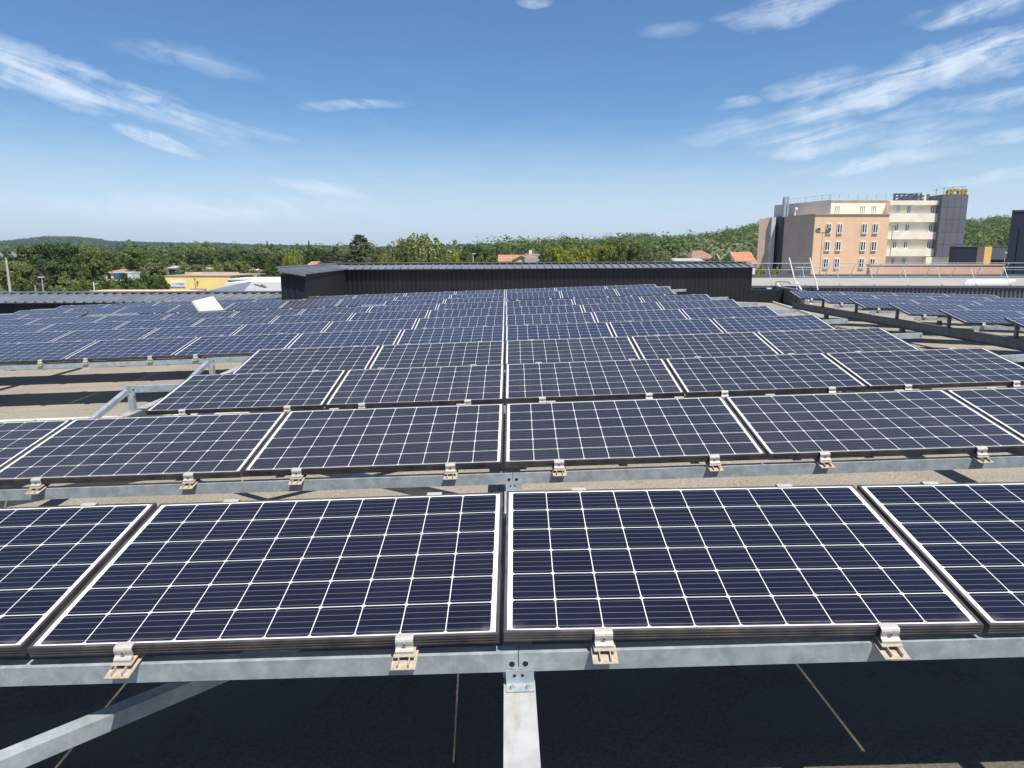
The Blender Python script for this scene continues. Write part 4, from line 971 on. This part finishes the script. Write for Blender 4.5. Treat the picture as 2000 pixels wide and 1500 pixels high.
def clumps(cent, rad, per, size, jit=.6):
    C = []; Nn = []; S_ = []
    for c, r in zip(cent, rad):
        d = sph(per); d[:, 2] = np.abs(d[:, 2]) * .9 - .25 * (rng.random(per) < .35); rr = r * (rng.random(per) ** .35)
        C.append(c + d * rr[:, None] * np.array([1, 1, .8])); Nn.append(d + rng.normal(size=(per, 3)) * jit); S_.append(size * (.6 + .8 * rng.random(per)))
    return np.concatenate(C), np.concatenate(Nn), np.concatenate(S_)
def round_crown(n_cl, per, size, seed_shape=0, fill=.9, low=.12):
    cent = []; rad = []
    lob = [(rng.normal() * .16, rng.normal() * .16, .5 + .22 * rng.random(), .24 + .12 * rng.random()) for _ in range(4 + seed_shape)]
    for k in range(n_cl):
        lx, ly_, lz, lr = lob[k % len(lob)]
        d = sph(1)[0]; d[2] = d[2] * .95 + .12
        c = np.array([lx, ly_, lz]) + d * lr * np.array([1.05, 1.05, 1.15]) * (fill + .25 * (rng.random() - .5))
        c[2] = min(max(c[2], low), .93); cent.append(c); rad.append(.075 + .075 * rng.random())
    return clumps(cent, rad, per, size)
def limbs(name, h0=.0, top=.72, n=6):
    b = MB(); b.tube([(0, 0, 0), (.01, 0, .2), (-.01, .01, .45), (0, 0, top)], [.035, .028, .02, .008], 8)
    for k in range(n):
        a = 2.4 * k; z0 = .22 + .4 * k / n; r = .26 * (1 - .4 * k / n)
        b.tube([(0, 0, z0), (math.cos(a) * r * .5, math.sin(a) * r * .5, z0 + .10), (math.cos(a) * r, math.sin(a) * r, z0 + .22)], [.015, .010, .004], 6)
    return b.mesh(name, MATS['bark'])
TRUNK = limbs('trunk')
PROT = {}
def proto(kind, leaf):
    key = (kind, leaf)
    if key in PROT: return PROT[key]
    if kind[:5] == 'round':
        C, Nn, S_ = round_crown(100, 70, .037, int(kind[5]))
    elif kind == 'bush':
        cent = [np.array([math.cos(a) * r, math.sin(a) * r, .1 + .62 * (1 - r / .5) ** .5 * rng.random() ** .4 if r < .5 else .1]) for a, r in zip(rng.random(80) * 6.28, .46 * rng.random(80) ** .5)]
        C, Nn, S_ = clumps(cent, [.10 + .07 * rng.random() for _ in cent], 70, .038)
    elif kind == 'poplar':
        cent = []
        for k in range(90):
            z = .1 + .85 * rng.random(); r = .42 * math.sin(min(1, (z) * 1.15) * math.pi) ** .7; a = rng.random() * 6.28; cent.append(np.array([math.cos(a) * r * rng.random() ** .4, math.sin(a) * r * rng.random() ** .4, z]))
        C, Nn, S_ = clumps(cent, [.09] * 90, 22, .05)
    elif kind == 'willow':
        cent = []; cc = []; nn_ = []; ss = []
        for k in range(230):
            d = sph(1)[0]; d[2] = abs(d[2]); lob = rng.integers(3); off = np.array([(-.2, .05, 0), (.16, 0, .03), (.0, -.1, .06)][lob])
            top = off + np.array([d[0] * .33, d[1] * .33, .56 + d[2] * .36]); L = .18 + .30 * rng.random(); n = 24
            t_ = np.linspace(0, 1, n)[:, None]; out = np.array([d[0], d[1], 0]) * .08
            pts = top + out * t_ ** .5 + np.array([0, 0, -1]) * L * t_ ** 1.15 + rng.normal(size=(n, 3)) * .010
            cc.append(pts); nn_.append(np.tile(d * [1, 1, .5], (n, 1)) + rng.normal(size=(n, 3)) * .45); ss.append(.032 * (.7 + .6 * rng.random(n)))
        C, Nn, S_ = np.concatenate(cc), np.concatenate(nn_), np.concatenate(ss); C[:, 2] = np.maximum(C[:, 2], .06)
    elif kind == 'conifer':
        cc = []; nn_ = []; ss = []
        for k in range(135):
            z = .10 + .89 * (k / 135) ** 1.0; r = .48 * (1 - z) ** .9 * (.62 + .55 * rng.random()) + .008; a = k * 2.399 + rng.normal() * .3; n = int(12 + 110 * r)
            t_ = rng.random(n) ** .6; d = np.array([math.cos(a), math.sin(a), 0]); sd_ = np.array([-math.sin(a), math.cos(a), 0])
            P_ = d * (t_ * r)[:, None] + np.array([0, 0, 1.0]) * (z + (.09 * t_ ** 2 - .075 * t_) * (r / .4))[:, None] + sd_ * (rng.normal(size=n) * .03 * (1.15 - t_))[:, None] + rng.normal(size=(n, 3)) * .006
            cc.append(P_); nn_.append(np.tile([0, 0, 1.0], (n, 1)) + d * .4 + rng.normal(size=(n, 3)) * .5); ss.append(.024 * (.6 + .8 * rng.random(n)))
        C, Nn, S_ = np.concatenate(cc), np.concatenate(nn_), np.concatenate(ss)
    C[:, 2] /= np.quantile(C[:, 2], .997); C[:, :2] *= .5 / np.quantile(np.abs(C[:, :2]), .992)
    me = quads('crown', C, Nn, S_, [leaf]); PROT[key] = me; return me
def tree(kind, leaf, u, v_top, y, w_px, label, name='tree', cat='tree', zg=GZ, group=None, rot=None):
    p = at(u, v_top, y); D = (p - CAM).dot(CF); wd = w_px * D / FPX; h = p.z - zg
    o = empty(name, Matrix.Translation((p.x, y, zg)) @ Matrix.Rotation(rng.random() * 6.28 if rot is None else rot, 4, 'Z') @ Matrix.Diagonal((wd, wd, h, 1)))
    tag(o, label, cat, group); link('trunk', TRUNK, o); link('crown', proto(kind, leaf), o); return o
G1 = 'trees on the left'
T = [
 ('round2', 'leaf_dark', 122, 476.5, 135, 92, 'tallest dark tree of the left clump, with a deep shadowed side'),
 ('round1', 'leaf_dark', 70, 481, 140, 88, 'dark broad tree left of the tallest one in the left clump'),
 ('round0', 'leaf_mid', 168, 489, 128, 60, 'mid green tree on the right flank of the left clump'),
 ('round1', 'leaf_dark', 25, 492, 150, 60, 'dark tree behind the tall floodlight mast'),
 ('round0', 'leaf_dark', 100, 508, 120, 80, 'dark lower tree below the tallest tree of the left clump'),
 ('round2', 'leaf_light', 22, 511, 98, 62, 'pale yellow green tree right behind the tall floodlight mast'),
 ('conifer', 'leaf_conifer', 78, 508, 88, 84, 'dark spreading pine behind the flat headed street lamp'),
 ('round1', 'leaf_mid', 48, 520, 92, 60, 'mid green tree between the floodlight mast and the spreading pine'),
 ('bush', 'leaf_light', 126, 536, 84, 56, 'yellow green shrub right of the flat headed street lamp'),
 ('bush', 'leaf_mid', 165, 543, 82, 60, 'green hedge shrub left of the white signal post'),
 ('bush', 'leaf_mid', 205, 540, 86, 66, 'green hedge shrub right of the white signal post'),
 ('bush', 'leaf_dark', 238, 536, 88, 62, 'dark green hedge shrub below the blue containers'),
 ('bush', 'leaf_mid', 285, 534, 92, 70, 'large green shrub left of the yellow workshop'),
 ('bush', 'leaf_mid', 148, 552, 74, 50, 'low hedge shrub in front, between the street lamp and the white signal post'),
 ('bush', 'leaf_light', 222, 554, 76, 52, 'low pale hedge shrub right of the white signal post'),
 ('bush', 'leaf_mid', 268, 552, 78, 50, 'low hedge shrub in front of the large green shrub'),
 ('bush', 'leaf_dark', 312, 541, 90, 44, 'dark shrub touching the left corner of the yellow workshop'),
 ('round0', 'leaf_mid', 214, 489, 210, 56, 'round green tree above the left terracotta roof'),
 ('round1', 'leaf_mid', 262, 487, 195, 66, 'broad green tree right above the terracotta roofs'),
 ('round2', 'leaf_mid', 296, 492, 180, 60, 'green tree left of the grey shed with pale roof'),
 ('round0', 'leaf_olive', 292, 514, 140, 62, 'olive tree behind the shrub left of the yellow workshop'),
 ('round2', 'leaf_mid', 186, 508, 165, 44, 'rounded green tree beside the pale street lamp'),
 ('round0', 'leaf_mid', 350, 490, 300, 46, 'mid green tree above the grey shed'),
 ('round1', 'leaf_dark', 382, 492, 290, 52, 'dark tree behind the white sheds'),
 ('round2', 'leaf_mid', 412, 487, 310, 56, 'broad green tree above the white sheds'),
 ('round0', 'leaf_dark', 446, 488, 300, 52, 'dark tree right of the broad green tree over the sheds'),
 ('round1', 'leaf_mid', 474, 486, 320, 46, 'mid green tree below the two poplars'),
 ('round2', 'leaf_dark', 500, 496, 240, 46, 'dark tree above the white house in the trees'),
 ('round0', 'leaf_dark', 470, 506, 200, 42, 'dark low tree behind the white house in the trees'),
 ('round1', 'leaf_dark', 535, 500, 210, 44, 'dark tree at the left corner of the black screen'),
 ('bush', 'leaf_light', 358, 512, 165, 40, 'pale young tree in front of the white sheds'),
 ('round2', 'leaf_light', 386, 517, 160, 36, 'pale loose tree between the two white sheds'),
 ('conifer', 'leaf_yellow', 421, 504, 150, 46, 'bright yellow green pointed tree over the yellow workshop'),
 ('bush', 'leaf_yellow', 412, 526, 140, 40, 'bright yellow green shrub at the foot of the pointed tree'),
 ('round1', 'leaf_light', 448, 511, 150, 34, 'pale leafy tree right of the pointed yellow green tree'),
 ('round0', 'leaf_light', 468, 511, 148, 34, 'pale leafy tree left of the white house in the trees'),
 ('bush', 'leaf_light', 492, 522, 140, 40, 'pale shrub in front of the white house in the trees'),
 ('bush', 'leaf_dark', 528, 516, 135, 44, 'dark shrub left of the black screen corner'),
 ('poplar', 'leaf_dark', 521.5, 471.5, 430, 12, 'taller of the two dark poplars on the skyline'),
 ('poplar', 'leaf_dark', 532, 477, 440, 8, 'shorter of the two dark poplars on the skyline'),
 ('poplar', 'leaf_dark', 603, 470.5, 380, 11, 'single dark poplar on the skyline left of the tall spruce'),
 ('willow', 'leaf_yellow', 571, 488, 130, 52, 'small yellow green willow above the left end of the black screen'),
 ('round2', 'leaf_dark', 612, 486, 190, 50, 'dark tree below the single poplar'),
 ('round1', 'leaf_dark', 636, 488, 170, 42, 'dark tree left of the small spruce'),
 ('conifer', 'leaf_conifer', 656, 482, 150, 110, 'small dark spruce left of the tall spruce'),
 ('conifer', 'leaf_conifer', 702, 459.5, 120, 205, 'tall pointed spruce standing above the black screen'),
 ('round1', 'leaf_mid', 676, 497, 150, 36, 'mid green tree between the two spruces'),
 ('round0', 'leaf_mid', 742, 484, 165, 44, 'mid green tree right of the tall spruce'),
 ('willow', 'leaf_light', 752, 494, 118, 42, 'low pale willow left of the great willow'),
 ('willow', 'leaf_light', 786, 468, 122, 84, 'left dome of the great willow over the black screen'),
 ('willow', 'leaf_light', 822, 460, 118, 118, 'tallest dome of the great willow over the black screen'),
 ('bush', 'leaf_yellow', 884, 496, 112, 46, 'low yellow green bush right of the great willow'),
 ('round0', 'leaf_mid', 902, 492, 190, 44, 'green tree below the water tower'),
 ('round1', 'leaf_dark', 926, 481, 205, 46, 'dark tree behind the white street lamp'),
 ('round2', 'leaf_mid', 954, 486, 190, 44, 'mid green tree right of the white street lamp'),
 ('round0', 'leaf_dark', 976, 489, 220, 40, 'dark tree behind the terracotta roofed house'),
 ('bush', 'leaf_mid', 938, 499, 130, 44, 'green bush at the foot of the white street lamp'),
 ('bush', 'leaf_mid', 1002, 508, 130, 20, 'small bush in front of the terracotta roofed house'),
 ('round1', 'leaf_dark', 1064, 496, 150, 26, 'small dark tree right of the grey brown roof'),
 ('round2', 'leaf_yellow', 1092, 484, 118, 60, 'bright yellow green tree right of the grey brown roof'),
 ('round0', 'leaf_yellow', 1132, 487, 122, 58, 'bright yellow green tree, middle of the three bright ones'),
 ('round1', 'leaf_yellow', 1180, 480, 128, 54, 'bright yellow green tree beside the tall dark green one'),
 ('round2', 'leaf_mid', 1222, 470, 124, 66, 'tall fresh green tree over the middle of the black screen'),
 ('round0', 'leaf_olive', 1262, 484, 130, 52, 'olive tree right of the tall fresh green one'),
 ('willow', 'leaf_olive', 1292, 490, 126, 56, 'feathery olive tree left of the low white outbuilding'),
 ('bush', 'leaf_olive', 1330, 494, 190, 56, 'olive bush behind the low white outbuilding'),
 ('bush', 'leaf_mid', 1398, 497, 140, 34, 'green bush under the leaning boom'),
 ('bush', 'leaf_mid', 1424, 498, 145, 42, 'green bush left of the orange red roof'),
 ('bush', 'leaf_yellow', 1488, 522, 62, 40, 'bright bush at the foot of the hotel, left part'),
 ('bush', 'leaf_yellow', 1515, 526, 64, 36, 'bright bush at the foot of the hotel, right of another'),
 ('bush', 'leaf_light', 1545, 525, 66, 32, 'pale bush at the foot of the hotel behind the ladder rails'),
 ('round1', 'leaf_light', 1922, 476, 150, 34, 'pale round tree above the orange pylon'),
]
NMS = {'conifer': 'conifer_tree', 'bush': 'shrub', 'poplar': 'poplar_tree', 'willow': 'willow_tree'}
for (k, lf, u, v, y, wpx, lb) in T: tree(k, lf, u, v, y, wpx, lb, NMS.get(k, 'broadleaf_tree'), 'shrub' if k == 'bush' else 'tree')

# ------------------------------------------------------------------ hills and their woods
def hill(name, prof, y0, y1, z0, dzs, leafm, n_cr, per, csize, lsize, seed, skyl=True, fl='wood_floor', woods='woodland', exp=.8):
    """prof: (u, v) skyline of the bare slope at far depth y1; near edge on level z0 at depth y0"""
    us = [p[0] for p in prof]; vs = [p[1] for p in prof]; ny = 16; nu = 60
    UU = np.linspace(us[0], us[-1], nu); TT = np.linspace(0, 1, ny)
    def pos(u, t):
        y = y0 + (y1 - y0) * t; top = at(u, float(np.interp(u, us, vs)), y1); b = at(u, 500, y)
        return Vector((b.x, y, z0 + (top.z - z0) * t ** exp + dzs * math.sin(u * .023 + t * 5) * t * (1 - t) * 4))
    b = MB(); ids = [[pos(u, t) for u in UU] for t in TT]
    for i in range(ny - 1):
        for j in range(nu - 1): b.face([ids[i][j], ids[i][j + 1], ids[i + 1][j + 1], ids[i + 1][j]])
    # far side
    for j in range(nu - 1): b.face([ids[-1][j], ids[-1][j + 1], ids[-1][j + 1] + Vector((0, 400, -90)), ids[-1][j] + Vector((0, 400, -90))])
    o = b.build(name, MATS[fl]); tag(o, kind='structure')
    cent = []; rad = []
    for k in range(n_cr):
        u = us[0] + (us[-1] - us[0]) * rng.random(); t = rng.random() ** .85
        if k < n_cr * .22: t = .97 + .03 * rng.random()
        p = pos(u, t); s = csize * (.65 + .7 * rng.random()); cent.append(np.array([p.x, p.y, p.z + s * .35])); rad.append(s)
    C = []; Nn = []; S_ = []
    for c, r in zip(cent, rad):
        d = sph(per); d[:, 2] = np.abs(d[:, 2]); f = 1 + .22 * np.sin(d[:, 0] * 5 + c[0]) * np.sin(d[:, 1] * 6 + c[1])
        C.append(c + d * (r * f * (.84 + .15 * rng.random(per)))[:, None] * np.array([.62, .62, .75])); Nn.append(d + rng.normal(size=(per, 3)) * .28); S_.append(lsize * (.6 + .8 * rng.random(per)))
    me = quads(woods, np.concatenate(C), np.concatenate(Nn), np.concatenate(S_), [leafm]); w_ = link(woods, me); tag(w_, kind='stuff'); return w_
hill('far_hill', [(-260, 484), (-80, 480), (0, 478.5), (40, 474), (90, 469), (150, 469), (195, 473), (215, 477.5), (300, 480), (380, 482), (430, 481), (470, 484), (560, 486), (700, 488)], 1500, 3000, 2, 0, 'leaf_far', 5000, 40, 11, 5.0, 1, woods='far_forest')
hill('far_ridge', [(600, 492), (700, 491), (820, 489), (860, 485.5), (900, 485), (960, 484), (1060, 483), (1200, 481)], 1300, 2300, -2, 0, 'leaf_far', 1500, 24, 10, 5.5, 2, woods='ridge_forest')
hill('wooded_slope', [(930, 521), (980, 516), (1050, 508), (1120, 507), (1180, 503), (1240, 491), (1300, 500), (1350, 495), (1400, 490), (1450, 477), (1490, 469), (1560, 463), (1700, 459), (1880, 463), (1950, 458), (2060, 459)], 240, 520, GZ, 0, 'leaf_hill', 1350, 400, 9.6, .80, 3, woods='slope_woodland')
hill('left_rise', [(-150, 518), (100, 518), (300, 517), (400, 513), (540, 510), (700, 512), (860, 513), (960, 513)], 330, 900, GZ, 0, 'leaf_hill', 1200, 300, 10, 1.05, 4, woods='valley_woodland', exp=1.0)
hill('scrub_slope', [(1330, 500), (1400, 492), (1480, 484), (1520, 484)], 200, 300, GZ, 0, 'leaf_olive', 160, 90, 5, 1.1, 5, woods='scrub')

# air: far woods fade a little to blue
hz_ = MB().box(-6000, 6000, -1000, 6000, GZ - 1.0, 150.0).build('haze', []) 
m = bpy.data.materials.new('haze'); m.use_nodes = True; n = NT(m.node_tree); o = n.n('ShaderNodeOutputMaterial')
pv = n.n('ShaderNodeVolumePrincipled'); pv.inputs['Color'].default_value = (.72, .82, .96, 1); pv.inputs['Density'].default_value = 1.1e-4; pv.inputs['Anisotropy'].default_value = 0.2
n.l(pv.outputs[0], o.inputs['Volume']); hz_.data.materials.clear(); hz_.data.materials.append(m); tag(hz_, kind='stuff')
